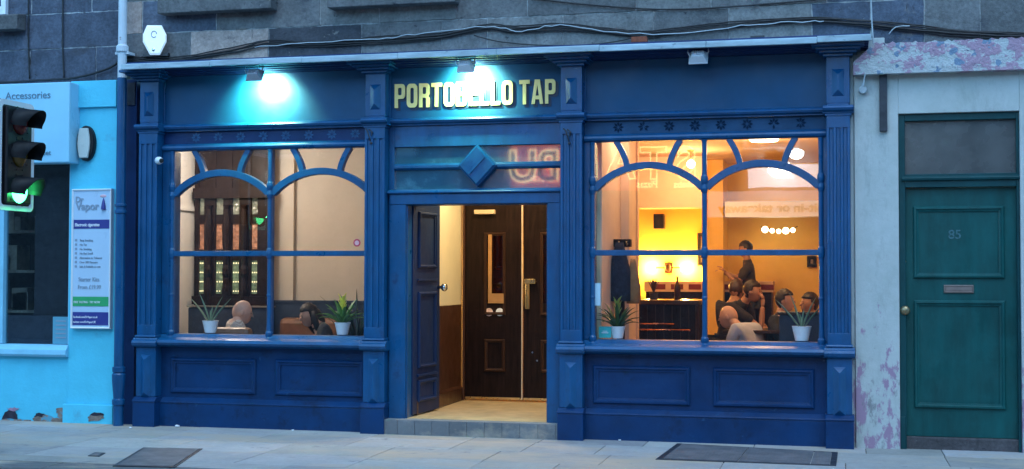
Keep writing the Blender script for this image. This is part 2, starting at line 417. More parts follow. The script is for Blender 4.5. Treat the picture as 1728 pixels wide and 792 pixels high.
# ================================================================== GROUND
GZ = 0.015
b = MB(); b.box(-60, 60, -60, -2.62, -.35, -.10); b.build('road', ASPH); tag(bpy.data.objects['road'], kind='structure')
b = MB()
rng = random.Random(5)
Ykerb = -2.30
rows = [-.30+.62*0, -.30-.62, -.30-1.24, -.30-1.86+.03]
ys = [.35, -.28, -.86, -1.44, -2.02, Ykerb]
for r_, (ya, yb) in enumerate(zip(ys, ys[1:])):
    x = -13 - rng.random()*.9
    while x < 6:
        w = .9 if rng.random() < .8 else .6
        t = rng.uniform(.28, .41); tt = (t*1.0, t*rng.uniform(.99,1.01), t*rng.uniform(.94,1.02))
        b.box(x+.0035, x+w-.0035, yb+.0035, ya-.0035, -.09, GZ + rng.uniform(-.0012, .0012), tt)
        x += w
o = b.build('pavement', SLABM, bevel=.003); tag(o, kind='structure')
b = MB(); b.box(-13.4, 6.5, Ykerb+.001, .4, -.3, GZ-.006, (.07,.07,.07)); tag(b.build('pavement_bed', SLABM), kind='structure')
b = MB()
x = -13
while x < 6: b.box(x+.003, x+.912, Ykerb-.30, Ykerb-.004, -.30, GZ-.004, (.13,.135,.14)); x += .915
tag(b.build('kerb_strip', SLABM, bevel=.012), kind='structure')

def gnd(px, py):
    d = FW*FPX + RT*(px-864) + UP*(396-py); return CAM + d*((GZ-CAM.z)/d.z)
def quad_cover(name, pts, label, inset, split=()):
    c = sum(pts, Vector((0,0,0)))/4; t = thing(name, (c.x, c.y, GZ), label, 'manhole cover')
    def lerp2(u, v): return pts[0].lerp(pts[1], u).lerp(pts[3].lerp(pts[2], u), v)
    W = (pts[1]-pts[0]).length; D = (pts[3]-pts[0]).length; iu, iv = inset/W, inset/D
    def up(v, dz): return Vector((v.x, v.y, GZ+dz))
    o4 = [lerp2(0,0), lerp2(1,0), lerp2(1,1), lerp2(0,1)]; i4 = [lerp2(iu,iv), lerp2(1-iu,iv), lerp2(1-iu,1-iv), lerp2(iu,1-iv)]
    b = MB()
    for k in range(4): b.hull([up(v,-.05) for v in (o4[k], o4[(k+1)%4], i4[(k+1)%4], i4[k])], [up(v,.004) for v in (o4[k], o4[(k+1)%4], i4[(k+1)%4], i4[k])])
    bmesh.ops.remove_doubles(b.bm, verts=b.bm.verts, dist=.0002); b.build('rim', DARKM, t)
    us = [iu]+list(split)+[1-iu]; g = .004/W
    for a, e in zip(us, us[1:]):
        q = [lerp2(a+g,iv+.004/D), lerp2(e-g,iv+.004/D), lerp2(e-g,1-iv-.004/D), lerp2(a+g,1-iv-.004/D)]
        b = MB(); b.hull([up(v,-.05) for v in q], [up(v,.007) for v in q]); b.build('lid', TREAD, t)
    return t
quad_cover('manhole_cover', [gnd(242,756), gnd(342,758), gnd(296,789), gnd(190,787)], 'square rusty iron manhole cover in the pavement left of the doorway', .02)
quad_cover('cellar_hatch', [gnd(1143,749), gnd(1414,764), gnd(1411,787), gnd(1106,776)],
      'long iron hatch cover with three lids below the right-hand pub window', .045, (.46, .86))
quad_cover('stopcock_cover', [gnd(160,764), gnd(178,765), gnd(168,771), gnd(148,770)], 'small iron stopcock cover in the pavement by the blue shop', .012)

# ================================================================== TENEMENT WALL ABOVE
WY = .10
ten = thing('tenement_building', (-3.2, .1, GZ), 'dark weathered sandstone tenement wall above the blue pub front', 'building')
dark = (.085,.105,.145); mid = (.14,.145,.15); warm = (.36,.29,.26); pale = (.18,.185,.185); vdark = (.07,.075,.09)
def jit(c, rng=rng): k = rng.uniform(.85, 1.15); return tuple(v*k for v in c)
b = MB(); bj = MB()
def course(z0, z1, cuts, j=.011):
    for (xa, xb, c) in cuts:
        h = j*.5
        x0_, x1_, za_, zb_ = xa+h, xb-h, z0+h, z1-h; y_ = WY+rng.uniform(-.004,.005); ring = []
        nx = max(3, int((x1_-x0_)/.05)); nz = max(3, int((zb_-za_)/.05)); J = lambda: rng.uniform(-.0045,.0045)
        for k in range(nx): ring.append((x0_+(x1_-x0_)*k/nx+J(), za_+J()))
        for k in range(nz): ring.append((x1_+J(), za_+(zb_-za_)*k/nz+J()))
        for k in range(nx): ring.append((x1_-(x1_-x0_)*k/nx+J(), zb_+J()))
        for k in range(nz): ring.append((x0_+J(), zb_-(zb_-za_)*k/nz+J()))
        b.hull([(p[0], WY+.3, p[1]) for p in ring], [(p[0], y_, p[1]) for p in ring], jit(c))
def pxc(py, edges, cols): return [(X(a, WY, py), X(c2, WY, py), cc) for a, c2, cc in zip(edges, edges[1:], cols)]
zL = [Z(140, WY, 100), Z(82, WY, 100), Z(23, WY, 100), Z(-36, WY, 100)]
course(3.26, zL[1], pxc(110, [-420,-260,-90,50,162,203], [dark]*5))
course(zL[1], zL[2], pxc(55, [-420,-180,-30,105,203], [dark]*4))
course(zL[2], zL[3], pxc(0, [-420,-200,-20,53,155,203], [dark]*5))
zM = [Z(98, WY, 820), Z(31, WY, 820), Z(-28, WY, 820)]
course(3.36, zM[1], pxc(60, [203,322,453,610,745,822,950,1103,1230,1370,1470,1560,1655,1760,1900,2050,2300,2700,3200],
       [mid, warm, vdark, mid, mid, pale, pale, mid, pale, dark, dark, mid, mid, mid, mid, mid, mid, mid]))
course(zM[1], zM[2], pxc(10, [203,240,365,540,640,770,890,1073,1200,1395,1560,1655,1800,1900,2050,2300,2700,3200],
       [warm, dark, mid, pale, pale, mid, mid, pale, mid, dark, mid, mid, mid, mid, mid, mid, mid]))
# the wall goes on above and to the sides
z = zL[3]; k = 0
while z < 7.6:
    z1 = z+.33; x = -11.0 - (k%2)*.3
    while x < X(203, WY):
        w = rng.uniform(.5, .9); course(z, z1, [(x, min(x+w, X(203, WY)), jit(dark))]); x += w
    z = z1; k += 1
z = zM[2]
while z < 7.6:
    z1 = z+.36; x = X(203, WY)
    while x < 8:
        w = rng.uniform(.5, .95); course(z, z1, [(x, min(x+w, 8), jit(rng.choice([mid, dark, pale])))]); x += w
    z = z1
b.build('wall', STONEM, ten)
bj.box(-11.4, X(203,WY), WY+.007, WY+.32, 3.27, 7.6, (.36,.40,.43)); bj.box(X(203,WY)+.001, 8, WY+.007, WY+.32, 3.37, 7.6, (.30,.32,.33))
bj.build('mortar_bed', STONEM, ten)
def ledge(xa, xb, py, name='window_ledge'):
    zb = Z(py, -.04, (xa+xb)/2); m = MB()
    m.runx(X(xa, -.04, 10), X(xb, -.04, 10), [(-.05, zb), (WY-.002, zb+.004), (WY-.002, zb+.17), (-.03, zb+.15), (-.05, zb+.135)])
    for f in m.bm.faces: m._tone([f], (.12,.125,.13))
    m.build(name, STONEM, ten, bevel=.008)
ledge(266, 458, 19); ledge(552, 768, 8.5); ledge(-90, 30, 52)
# window standing on the leftmost ledge
wx0, wx1, wz = X(-80, .1, 10), X(15, .1, 10), Z(25, .06, 5)
b = MB()
for a in ((wx0,wx0+.05,wz,wz+1.5),(wx1-.05,wx1,wz,wz+1.5),(wx0+.05,wx1-.05,wz,wz+.08),(wx0+.05,wx1-.05,wz+1.42,wz+1.5)): b.box(a[0],a[1],.045,.095,a[2],a[3])
w = b.build('window', WHITEP, ten, bevel=.004)
MB().box(wx0+.05, wx1-.05, .075, .083, wz+.08, wz+1.42).build('pane', glass('upstairs_glass', (.15,.35,.6), 0, 1.5), w)

# ================================================================== CABLES, ALARM BOX
def cablepath(pts, Y, amp=0, seed=0):
    rg = random.Random(seed); P = [at(x, y, Y) for x, y in pts]; out = []
    for i in range(len(P)-1):
        p0, p1, p2, p3 = P[max(i-1,0)], P[i], P[i+1], P[min(i+2,len(P)-1)]
        n = 6
        for k in range(n):
            t = k/n
            v = .5*((2*p1)+(p2-p0)*t+(2*p0-5*p1+4*p2-p3)*t*t+(3*p1-p0-3*p2+p3)*t**3)
            out.append(v+Vector((0, rg.uniform(-amp,amp)*.4, rg.uniform(-amp,amp))))
    out.append(P[-1]); return out
main = [(208,101),(280,103),(330,96),(400,84),(455,72),(520,74),(600,70),(640,68),(740,61),(820,47),(870,50),(945,45),(1040,55),(1090,58),(1150,52),(1250,42),(1370,34),(1450,39),(1540,48),(1640,57),(1760,61)]
b = MB()
for i in range(5):
    dy = (i-2)*2.4
    b.tube(cablepath([(x, y+dy+random.Random(i*31+x).uniform(-1.5,1.5)) for x, y in main], WY-.02-.008*(i%2), .003, i), .0065 if i != 3 else .009, 5)
t = b.build('cable_bundle', CABLE); tag(t, 'bundle of black cables clipped along the stone above the shopfront', 'cable')
b = MB(); b.tube(cablepath([(430,80),(520,72),(640,66),(700,58),(820,45),(880,53),(945,43),(1060,57),(1180,54),(1250,44),(1330,38),(1390,36)], WY-.045, .007, 9), .0045, 5)
tag(b.build('grey_cable', CABLEG), 'thin grey cable twisted loosely round the black cable bundle', 'cable')
b = MB(); b.tube(cablepath([(800,60),(840,70),(900,76),(970,77),(1030,72),(1070,64),(1095,60)], WY-.03, .001, 3), .006, 5)
tag(b.build('slack_cable', CABLE), 'single black cable sagging below the main bundle above the lettering', 'cable')
b = MB(); b.tube(cablepath([(895,-3),(960,5),(1040,12),(1110,16),(1200,14),(1330,4),(1420,-4)], WY-.02, .001, 3), .007, 5)
tag(b.build('upper_cable', CABLE), 'single black cable drooping across the stone at the top', 'cable')
b = MB(); b.tube(cablepath([(-20,141),(50,137),(100,134),(130,131),(165,122),(190,112),(201,103)], WY-.04, .002, 4), .012, 6)
tag(b.build('shop_cable', CABLE), 'thick black cable running above the bright blue shop to the drainpipe', 'cable')
for px, lab in ((48, 'black cable running straight down the left stonework nearer the small window'), (106, 'black cable running straight down the left stonework nearer the drainpipe')):
    b = MB(); b.tube(cablepath([(px,-60),(px,20),(px,80),(px+2,133)], WY-.015, .001, px), .008, 5)
    tag(b.build('down_cable', CABLE), lab, 'cable')
b = MB(); b.tube(cablepath([(1469,-30),(1471,30),(1473,62),(1474,90),(1471,110),(1462,122),(1458,135),(1457,146)], -.02, .001, 5), .006, 5)
b.tube(cablepath([(1500,58),(1512,46),(1535,44)], WY-.05, .001, 5), .005, 5)
tag(b.build('white_cable', CABLEG), 'thin white cable hanging down past the end of the pub gutter', 'cable')

al = thing('alarm_box', at(261, 95, .06), 'white lit alarm box, hexagonal, on the stone above the left pilaster', 'alarm box')
def alarm(sc, dy): return [(261+(dx)*sc, 67+dyy*sc) for dx, dyy in ((-13,-24),(12,-24),(20,-8),(20,4),(9,26),(-8,26),(-20,4),(-20,-8))]
b = MB(); f = [at(x, y, .09) for x, y in alarm(1.0, 0)]; g = [at(x, y, .02) for x, y in alarm(1.0, 0)]; h = [at(x, y, .0) for x, y in alarm(.86, 0)]
b.hull(f, g); b.hull([v+Vector((0,-.0005,0)) for v in g], h)
b.build('cover', M('white_alarm_plastic', (.86,.88,.90), .4, .03, 6, .02, emit=((.65,.85,1.0), .18)), al, bevel=.004)
b = MB(); c = at(260, 58, 0)
b.tube([c+Vector((.028*math.cos(a), -.003, .03*math.sin(a))) for a in [2*PI*k/16 for k in range(15)]], .004, 5)
b.build('emblem', GREYP, al)
b = MB(); c = at(259, 84, .0); b.ball((c.x,c.y,c.z), (.018,.01,.018)); b.build('strobe', CHROME, al)
b = MB(); b.box(X(240,.08), X(282,.08), .05, .098, Z(96,.08,260), Z(91,.08,260)); b.tube([at(242,95,.08), at(236,97,.08), at(236,104,.08)], .006); b.build('bracket', DARKM, al)
# loose brick and slate lying on the gutter
b = MB(); b.box(X(1066,-.1), X(1093,-.1), -.14, -.06, 3.418, 3.47); tag(b.build('loose_brick', RUST, bevel=.008), 'rusty red loose brick lying on the pub gutter', 'brick')
b = MB(); b.box(X(1268,-.1), X(1292,-.1), -.15, -.03, 3.418, 3.435); tag(b.build('loose_slate', DARKM, bevel=.003), 'dark loose slate lying on the pub gutter near its right end', 'slate')

# ================================================================== PUB SHOPFRONT
pub = thing('pub_shopfront', (-3.1, 0, GZ), 'navy blue traditional wooden pub shopfront with pilasters and two large windows', 'shopfront')
CX0, CX1 = -6.43, .30
FY = .12                         # fascia plane
PILX = [-6.28, -4.024, -2.221, .035]; PW = .095
zF = 3.312                       # fascia top
zMt, zMb = 2.85, 2.785           # fascia bottom moulding
zSt, zSb = .843, .757            # sill moulding
zPl = .262                       # plinth top
zHead0 = 2.60                    # top of glass
# cornice: stepped soffit between lead edge and fascia
b = MB()
steps = [(-.225,3.372),(-.225,3.352),(-.165,3.352),(-.165,3.342),(-.105,3.342),(-.105,3.332),(-.045,3.332),(-.045,3.322),(.02,3.322),(.02,zF+.002),(.27,zF+.002),(.27,3.42),(-.20,3.41)]
b.runx(CX0+.02, CX1-.02, steps)
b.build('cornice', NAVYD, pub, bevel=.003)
b = MB(); x = CX0
rl = random.Random(3)
while x < CX1-.01:
    x1 = min(CX1, x+.9); dz = rl.uniform(-.004,.004)
    b.runx(x+.001, x1-.001, [(-.262,3.338+dz),(-.228,3.338+dz),(-.228,3.376+dz),(.085,3.424),(.085,3.435),(-.245,3.392+dz),(-.262,3.385+dz)]); x = x1
b.build('lead_flashing', LEAD, pub, bevel=.004)
# fascia boards
bays = [(PILX[0]+PW, PILX[1]-PW), (PILX[1]+PW, PILX[2]-PW), (PILX[2]+PW, PILX[3]-PW)]
for xa, xb in bays:
    MB().box(xa, xb, FY, .26, zMb+.001, zF).build('fascia_board', FASC, pub)
    b = MB(); mp = lambda o: [(FY-.001, zMb), (FY-.03-o, zMb), (FY-.03-o, zMb+.012), (FY-.06-o, zMb+.024), (FY-.072-o, zMb+.042), (FY-.06-o, zMb+.060), (FY-.03-o, zMb+.066), (FY-.001, zMb+.075)]
    b.runx(xa, xb, mp(0)); b.build('fascia_moulding', NAVY, pub, bevel=.003)
# thin upright edge beads beside each fascia
for i, (xa, xb) in enumerate(bays):
    MB().box(xa, xa+.014, FY-.02, FY-.001, zMt+.012, zF-.001).build('edge_bead', NAVY, pub, bevel=.003)
# pilasters
def pilaster(cx):
    x0, x1 = cx-PW, cx+PW
    b = MB(); b.box(x0, x1, 0, .30, zMt+.02, zF-.004)                       # frieze block
    b.box(x0-.006, x1+.006, -.012, .30, zPl+.03, zSb-.001)                  # pedestal
    b.box(x0+.004, x1-.004, .002, .30, zSb+.001, zMt+.02)                   # core behind the flutes
    pl = b.build('pilaster', NAVY, pub, bevel=.004)
    # fluted shaft
    zt, zb = zMb-.03, zSt+.02
    pts = [(x0, .03), (x0, -.012)]
    for k in range(3):
        c = cx + (k-1)*.056
        pts += [(c-.017, -.012), (c-.012, .004), (c, .009), (c+.012, .004), (c+.017, -.012)]
    pts += [(x1, -.012), (x1, .03)]
    b = MB(); b.runz(zb+.10, zt-.09, pts)
    b.box(x0, x1, -.012, .03, zt-.09, zt+.02); b.box(x0, x1, -.012, .03, zb-.015, zb+.10)
    b.build('fluted_shaft', NAVY, pl, bevel=.003)
    # capital under the cornice
    b = MB()
    for k, (ex, yy, za, zb2) in enumerate(((.025,-.04,3.258,3.281),(.055,-.085,3.281,3.302),(.085,-.135,3.302,3.322),(.115,-.19,3.322,3.345))):
        b.box(x0-ex, x1+ex, yy, .09, za+.0005, zb2)
    b.build('capital', NAVY, pl, bevel=.003)
    # moulding that breaks forward round the pilaster
    b = MB(); e = .03
    b.runx(x0-e, x1+e, [(.13, zMb), (-.02, zMb), (-.02, zMb+.012), (-.055, zMb+.024), (-.066, zMb+.042), (-.055, zMb+.060), (-.02, zMb+.068), (.13, zMb+.078)])
    b.box(x0-.012, x1+.012, -.018, .13, zMb-.022, zMb-.001)
    b.build('neck_moulding', NAVY, pl, bevel=.004)
    b = MB(); b.runx(x0-e, x1+e, [(.13, zSb), (-.035, zSb), (-.055, zSb+.015), (-.065, zSb+.04), (-.055, zSb+.062), (-.035, zSb+.068), (-.03, zSb+.086), (.13, zSb+.086)])
    b.runx(x0-.012, x1+.012, [(.12, zSb+.087), (-.03, zSb+.087), (-.038, zSb+.098), (-.03, zSb+.110), (.12, zSb+.112)])
    b.build('base_moulding', NAVY, pl, bevel=.004)
    # bevelled plaques
    for za, zb2, yy in ((2.93, 3.155, 0.0), (.285, .685, -.012)):
        b = MB(); hw = .05
        b.hull([(cx-hw,yy,za),(cx+hw,yy,za),(cx+hw,yy,zb2),(cx-hw,yy,zb2)], [(cx-hw*.92,yy-.022,za+.003),(cx+hw*.92,yy-.022,za+.003),(cx+hw*.92,yy-.022,zb2-.003),(cx-hw*.92,yy-.022,zb2-.003)])
        m = MB(); m.hull([(cx-hw,yy-.001,za),(cx+hw,yy-.001,za),(cx+hw,yy-.001,zb2),(cx-hw,yy-.001,zb2)], [(cx-.006,yy-.036,za+.045),(cx+.006,yy-.036,za+.045),(cx+.006,yy-.036,zb2-.045),(cx-.006,yy-.036,zb2-.045)])
        m.build('plaque', NAVY, pl)
        b.bm.free()
    # plinth block
    b = MB(); b.box(x0-.018, x1+.018, -.05, .30, -.02, zPl-.02)
    b.runx(x0-.022, x1+.022, [(.28, zPl-.019), (-.056, zPl-.019), (-.056, zPl-.004), (-.014, zPl+.028), (.28, zPl+.028)])
    b.build('plinth', CHIPSHADE, pl, bevel=.005)
    return pl
pils = [pilaster(c) for c in PILX]

# --- windows
def arch_z(xr, c, hw, z0, rise):
    rad = (hw*hw+rise*rise)/(2*rise); return z0 + rise - rad + math.sqrt(max(0, rad*rad-(xr-c)**2))
def strip(b, pts, w, y0, y1):
    """bar of width w following points (x,z)"""
    P = [Vector((p[0], p[1])) for p in pts]; L, Rr = [], []
    for i, p in enumerate(P):
        d = (P[min(i+1, len(P)-1)]-P[max(0, i-1)]).normalized(); n = Vector((-d.y, d.x))*w/2
        L.append(p+n); Rr.append(p-n)
    for i in range(len(P)-1):
        q = [L[i], L[i+1], Rr[i+1], Rr[i]]
        vs = [[b.bm.verts.new((v.x, yy, v.y)) for v in q] for yy in (y0, y1)]
        for k in range(4):
            if k in (1, 3) and 0 < i < len(P)-2: continue
            b.bm.faces.new((vs[0][k], vs[0][(k+1)%4], vs[1][(k+1)%4], vs[1][k]))
        b.bm.faces.new(vs[0][::-1]); b.bm.faces.new(vs[1])
ZTR = 1.632
def window(xl, xm, xr, ix):
    gy = .135
    xa, xb = (PILX[0]+PW, PILX[1]-PW) if ix == 0 else (PILX[2]+PW, PILX[3]-PW)
    zb = .880
    b = MB()
    # head board, bead, jambs, sill
    hbd = MB().box(xa, xb, FY+.002, .24, zHead0+.0701, zMb-.001)
    b.runx(xa, xb, [(.16, zHead0), (.095, zHead0), (.075, zHead0+.012), (.068, zHead0+.03), (.075, zHead0+.048), (.095, zHead0+.055), (.119, zHead0+.069), (.16, zHead0+.069)])
    b.box(xa, xl+.012, .10, .24, zb, zHead0); b.box(xr-.012, xb, .10, .24, zb, zHead0)
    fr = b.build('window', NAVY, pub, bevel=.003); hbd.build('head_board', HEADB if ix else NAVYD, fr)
    b = MB(); b.runx(xa, xb, [(.24, zSb), (.05, zSb), (.02, zSb+.010), (-.03, zSb+.022), (-.045, zSb+.045), (-.03, zSb+.07), (.0, zSb+.08), (.06, zSb+.09), (.10, zSb+.119), (.24, zSb+.121)])
    b.build('sill', NAVY, fr, bevel=.004)
    for c in (xl, xm, xr):
        b = MB(); prof = [(.040,zb-.055),(.040,zb-.03),(.030,zb-.02),(.034,zb),(.034,zb+.02),(.024,zb+.035),(.021,zb+.10),(.020,zb+.35),(.024,zb+.36),(.024,zb+.37),(.020,zb+.38),(.020,ZTR-.05),(.026,ZTR-.04),(.030,ZTR),(.026,ZTR+.04),(.020,ZTR+.05),(.021,2.14),(.026,2.15),(.032,2.18),(.026,2.21),(.022,2.215),(.030,2.235),(.033,2.26),(.030,2.285),(.022,2.30),(.020,2.33),(.021,zHead0-.03),(.026,zHead0)]
        b.lathe([(r, h) for r, h in prof], (c, .098, 0), 12)
        b.box(c-.018, c+.018, .10, .165, zb, zHead0)
        b.build('turned_column', NAVY, fr, smooth=False, bevel=.001)
    for c0, c1 in ((xl, xm), (xm, xr)):
        MB().box(c0+.019, c1-.019, .085, .165, ZTR-.024, ZTR+.024).build('transom_bar', NAVY, fr, bevel=.003); b = MB()
        c = (c0+c1)/2; hw = (c1-c0)/2-.018; z0, rise = 2.19, .20
        pts = [(c0+.018+i*(2*hw)/20, arch_z(c0+.018+i*(2*hw)/20, c, hw, z0, rise)) for i in range(21)]
        strip(b, pts, .062, .090, .163)
        for s in (-1, 1):
            pp = []
            for i in range(7):
                tt = i/6; xx = c + s*(.185 + .085*tt**1.6 + .01*tt)
                zz = arch_z(c+s*.185, c, hw, z0, rise)+.02 + tt*(zHead0+.005-arch_z(c+s*.185, c, hw, z0, rise)-.02)
                pp.append((xx, zz))
            strip(b, pp, .050, .094, .160)
        bmesh.ops.remove_doubles(b.bm, verts=b.bm.verts, dist=.0004)
        b.build('arched_bar', NAVY, fr, bevel=.003)
    for c0, c1 in ((xl, xm), (xm, xr)):
        for za, zb2 in ((zb, ZTR), (ZTR, zHead0)):
            MB().box(c0, c1, gy, gy+.006, za, zb2).build('pane', PANE, fr)
    # painted star flowers on the head board
    n = 8; zc = zHead0+.128
    for k in range(n):
        b = MB()
        cx = xl + (xr-xl)*(.115+.80*k/(n-1))
        for j in range(8):
            a = j*PI/4; d = Vector((math.cos(a), math.sin(a))); p = Vector((-d.y, d.x)); L = .050
            if rng.random() < .07: continue
            q = [d*.008, d*.030+p*.0105, d*L, d*.030-p*.0105]
            b.hull([(cx+v.x, FY+.001, zc+v.y) for v in q], [(cx+v.x, FY-.002, zc+v.y) for v in q])
        b.build('star_stencil', STAR if ix else NAVY, fr)
    # stall riser with two moulded panels
    b = MB(); b.box(xa, xb, .10, .30, zPl, zSb-.001); sr = b.build('stall_riser', CHIPSHADE, pub)
    for c0, c1 in ((xl+.005, xm-.125), (xm+.07, xr-.06)):
        b = MB(); b.ring(c0, c1, .325, .655, .0995, .05, .022); b.build('panel_moulding', CHIPSHADE, sr)
    b = MB(); b.box(xa, xb, .06, .30, -.02, zPl-.035)
    b.runx(xa, xb, [(.28, zPl-.034), (.055, zPl-.034), (.055, zPl-.02), (.098, zPl+.02), (.28, zPl+.02)]); b.build('plinth_board', CHIPSHADE, sr, bevel=.004)
    return fr
XL_ = (-6.082, -5.087, -4.092); XR_ = (-2.051, -1.080, -.108)
w1 = window(*XL_, 0); w2 = window(*XR_, 1)
# stickers on the glass (part of the window)
b = MB(); c = at(602, 410, .128); b.lathe([(.036,0),(.036,-.002)], (c.x, .1345, c.z), 10, 'y')
o = b.build('sticker', PINKP, w1)
b = MB(); b.lathe([(.022,0),(.022,-.001)], (c.x, .132, c.z), 10, 'y'); b.build('sticker_print', M('pale_pink_print', (.75,.45,.50), .5, .1), w1)
b = MB(); b.box(X(1004,.13,500), X(1013,.13,500), .129, .1345, Z(516,.13,1008), Z(478,.13,1008)); b.build('notice', M('pale_blue_notice', (.45,.66,.78), .5, .06), w2)

# --- doorway
DX0, DX1 = X(690,.14,520), X(924,.14,520)
BX0, BX1 = PILX[1]+PW, PILX[2]-PW
zLin0, zLin1 = Z(345,.1,806), Z(326,.1,806)
zFan0, zFan1 = Z(317,.12,806), Z(246,.12,806)
b = MB()
b.box(BX0, DX0, .10, .30, GZ+.13, zLin0); b.box(DX1, BX1, .10, .30, GZ+.13, zLin0)
b.box(BX0, BX1, .10, .30, zLin0, zLin1)
df = b.build('door_frame', NAVY, pub, bevel=.004)
b = MB()
b.box(BX0+.02, DX0-.012, .078, .0995, GZ+.13, zLin0+.005); b.box(DX1+.012, BX1-.02, .078, .0995, GZ+.13, zLin0+.005)
b.box(BX0+.02, BX1-.02, .072, .0995, zLin0+.006, zLin1-.004)
b.runx(BX0, BX1, [(.0995, zLin1), (.055, zLin1), (.05, zLin1+.012), (.06, zLin1+.022), (.10, zLin1+.040), (.16, zLin1+.042), (.16, zLin1)])
b.build('architrave', NAVY, df, bevel=.003)
b = MB()
b.box(BX0, BX0+.05, .11, .30, zLin1+.043, zMb); b.box(BX1-.02, BX1, .11, .30, zLin1+.043, zMb); b.box(BX0+.05, BX1-.02, .112, .30, zFan1, zMb)
fl = b.build('fanlight', NAVY, pub, bevel=.003)
MB().box(BX0+.05, BX1-.02, .150, .165, zLin1+.043, zFan1).build('pane', FANP, fl)
b = MB(); zc = Z(280,.12,806)
b.runx(BX0+.05, BX1-.02, [(.149, zc-.03), (.13, zc-.03), (.105, zc-.012), (.105, zc+.012), (.13, zc+.03), (.149, zc+.03)]); b.build('glazing_bar', NAVY, fl, bevel=.002)
cx = X(806,.1,280); rz, rx = .19, .178
b = MB()
def dia(k, y): return [(cx-rx*k, y, zc), (cx, y, zc-rz*k), (cx+rx*k, y, zc), (cx, y, zc+rz*k)]
b.hull(dia(1, .148), dia(1, .075)); b.hull(dia(.97, .0745), dia(.86, .055)); b.hull(dia(.74,.0735), dia(.62,.062))
dm = b.build('diamond_boss', NAVY, fl)
b = MB(); b.hull(dia(.60, .0615), dia(.58, .059)); b.build('diamond_field', NAVYD, dm)
b = MB()
dd = Vector((rx, 0, rz)).normalized()
def bar(b, p, q, w, y):
    d = (q-p).normalized(); n = Vector((-d.z, 0, d.x))*w/2; b.hull([v+Vector((0,.0588-0,0)) for v in (p-n, q-n, q+n, p+n)], [v+Vector((0,y,0)) for v in (p-n, q-n, q+n, p+n)])
C = Vector((cx, 0, zc))
bar(b, C-dd*.13*.8, C+dd*.13*.8, .022, .045)
e = Vector((rx, 0, -rz)).normalized()
for s in (-1, 1):
    for k in range(4):
        c = C + e*s*(.025+.018*k); L = .058; bar(b, c-dd*L+dd*.02*s, c+dd*L*.3+dd*.02*s, .006, .053)
b.build('diamond_carving', NAVY, dm)
# doorstep and threshold
b = MB(); xs = BX0-.02; xe = BX1+.0; 
k = 0
x = xs
while x < xe-.01:
    x1 = min(xe, x+.16); t = rng.uniform(.12,.16); b.box(x+.0006, x1-.0006, -.035, .0, -.02, .147, (t, t*1.08, t*1.18)); x = x1
b.box(xs+.001, xe-.001, -.001, .105, -.02, .1465, (.20,.22,.23))
b.build('doorstep', SLABM, pub, bevel=.004)
# navy door leaf folded back into the lobby
hx, hy, ex, ey = DX0+.012, .22, X(742,.86,520), .86
pd = thing('door_leaf', (hx, hy, .16), 'navy panelled pub door standing open into the lobby', 'door')
ang = math.atan2(ey-hy, ex-hx); Wd = math.hypot(ex-hx, ey-hy); zt = zLin0+.06
def leafxf(b): return b.xf(Matrix.Translation((hx, hy, 0)) @ Matrix.Rotation(ang, 4, 'Z'))
b = MB(); b.box(0, Wd, 0, .045, .165, zt); leafxf(b); b.build('leaf', NAVYDOOR, pd, bevel=.003)
for za, zb2 in ((.27,.47),(.58,1.28),(1.50,2.02)):
    b = MB(); b.ring(.11, Wd-.11, za, zb2, -.0005, .04, .022); leafxf(b); b.build('panel_moulding', NAVYDOOR, pd)
b = MB(); b.box(.09, Wd-.09, -.02, -.001, .50, .525); leafxf(b); b.build('rail_bead', NAVYDOOR, pd, bevel=.004); b = MB(); b.box(.09, Wd-.09, -.02, -.001, 1.38, 1.40); leafxf(b); b.build('rail_bead', NAVYDOOR, pd, bevel=.004)
b = MB(); b.lathe([(.018,0),(.014,-.03),(.036,-.05),(.040,-.07),(.028,-.088),(.006,-.092)], (Wd-.045, 0, Z(485,.8,742)), 16, 'y'); leafxf(b); b.build('knob', CHROME, pd, smooth=True)

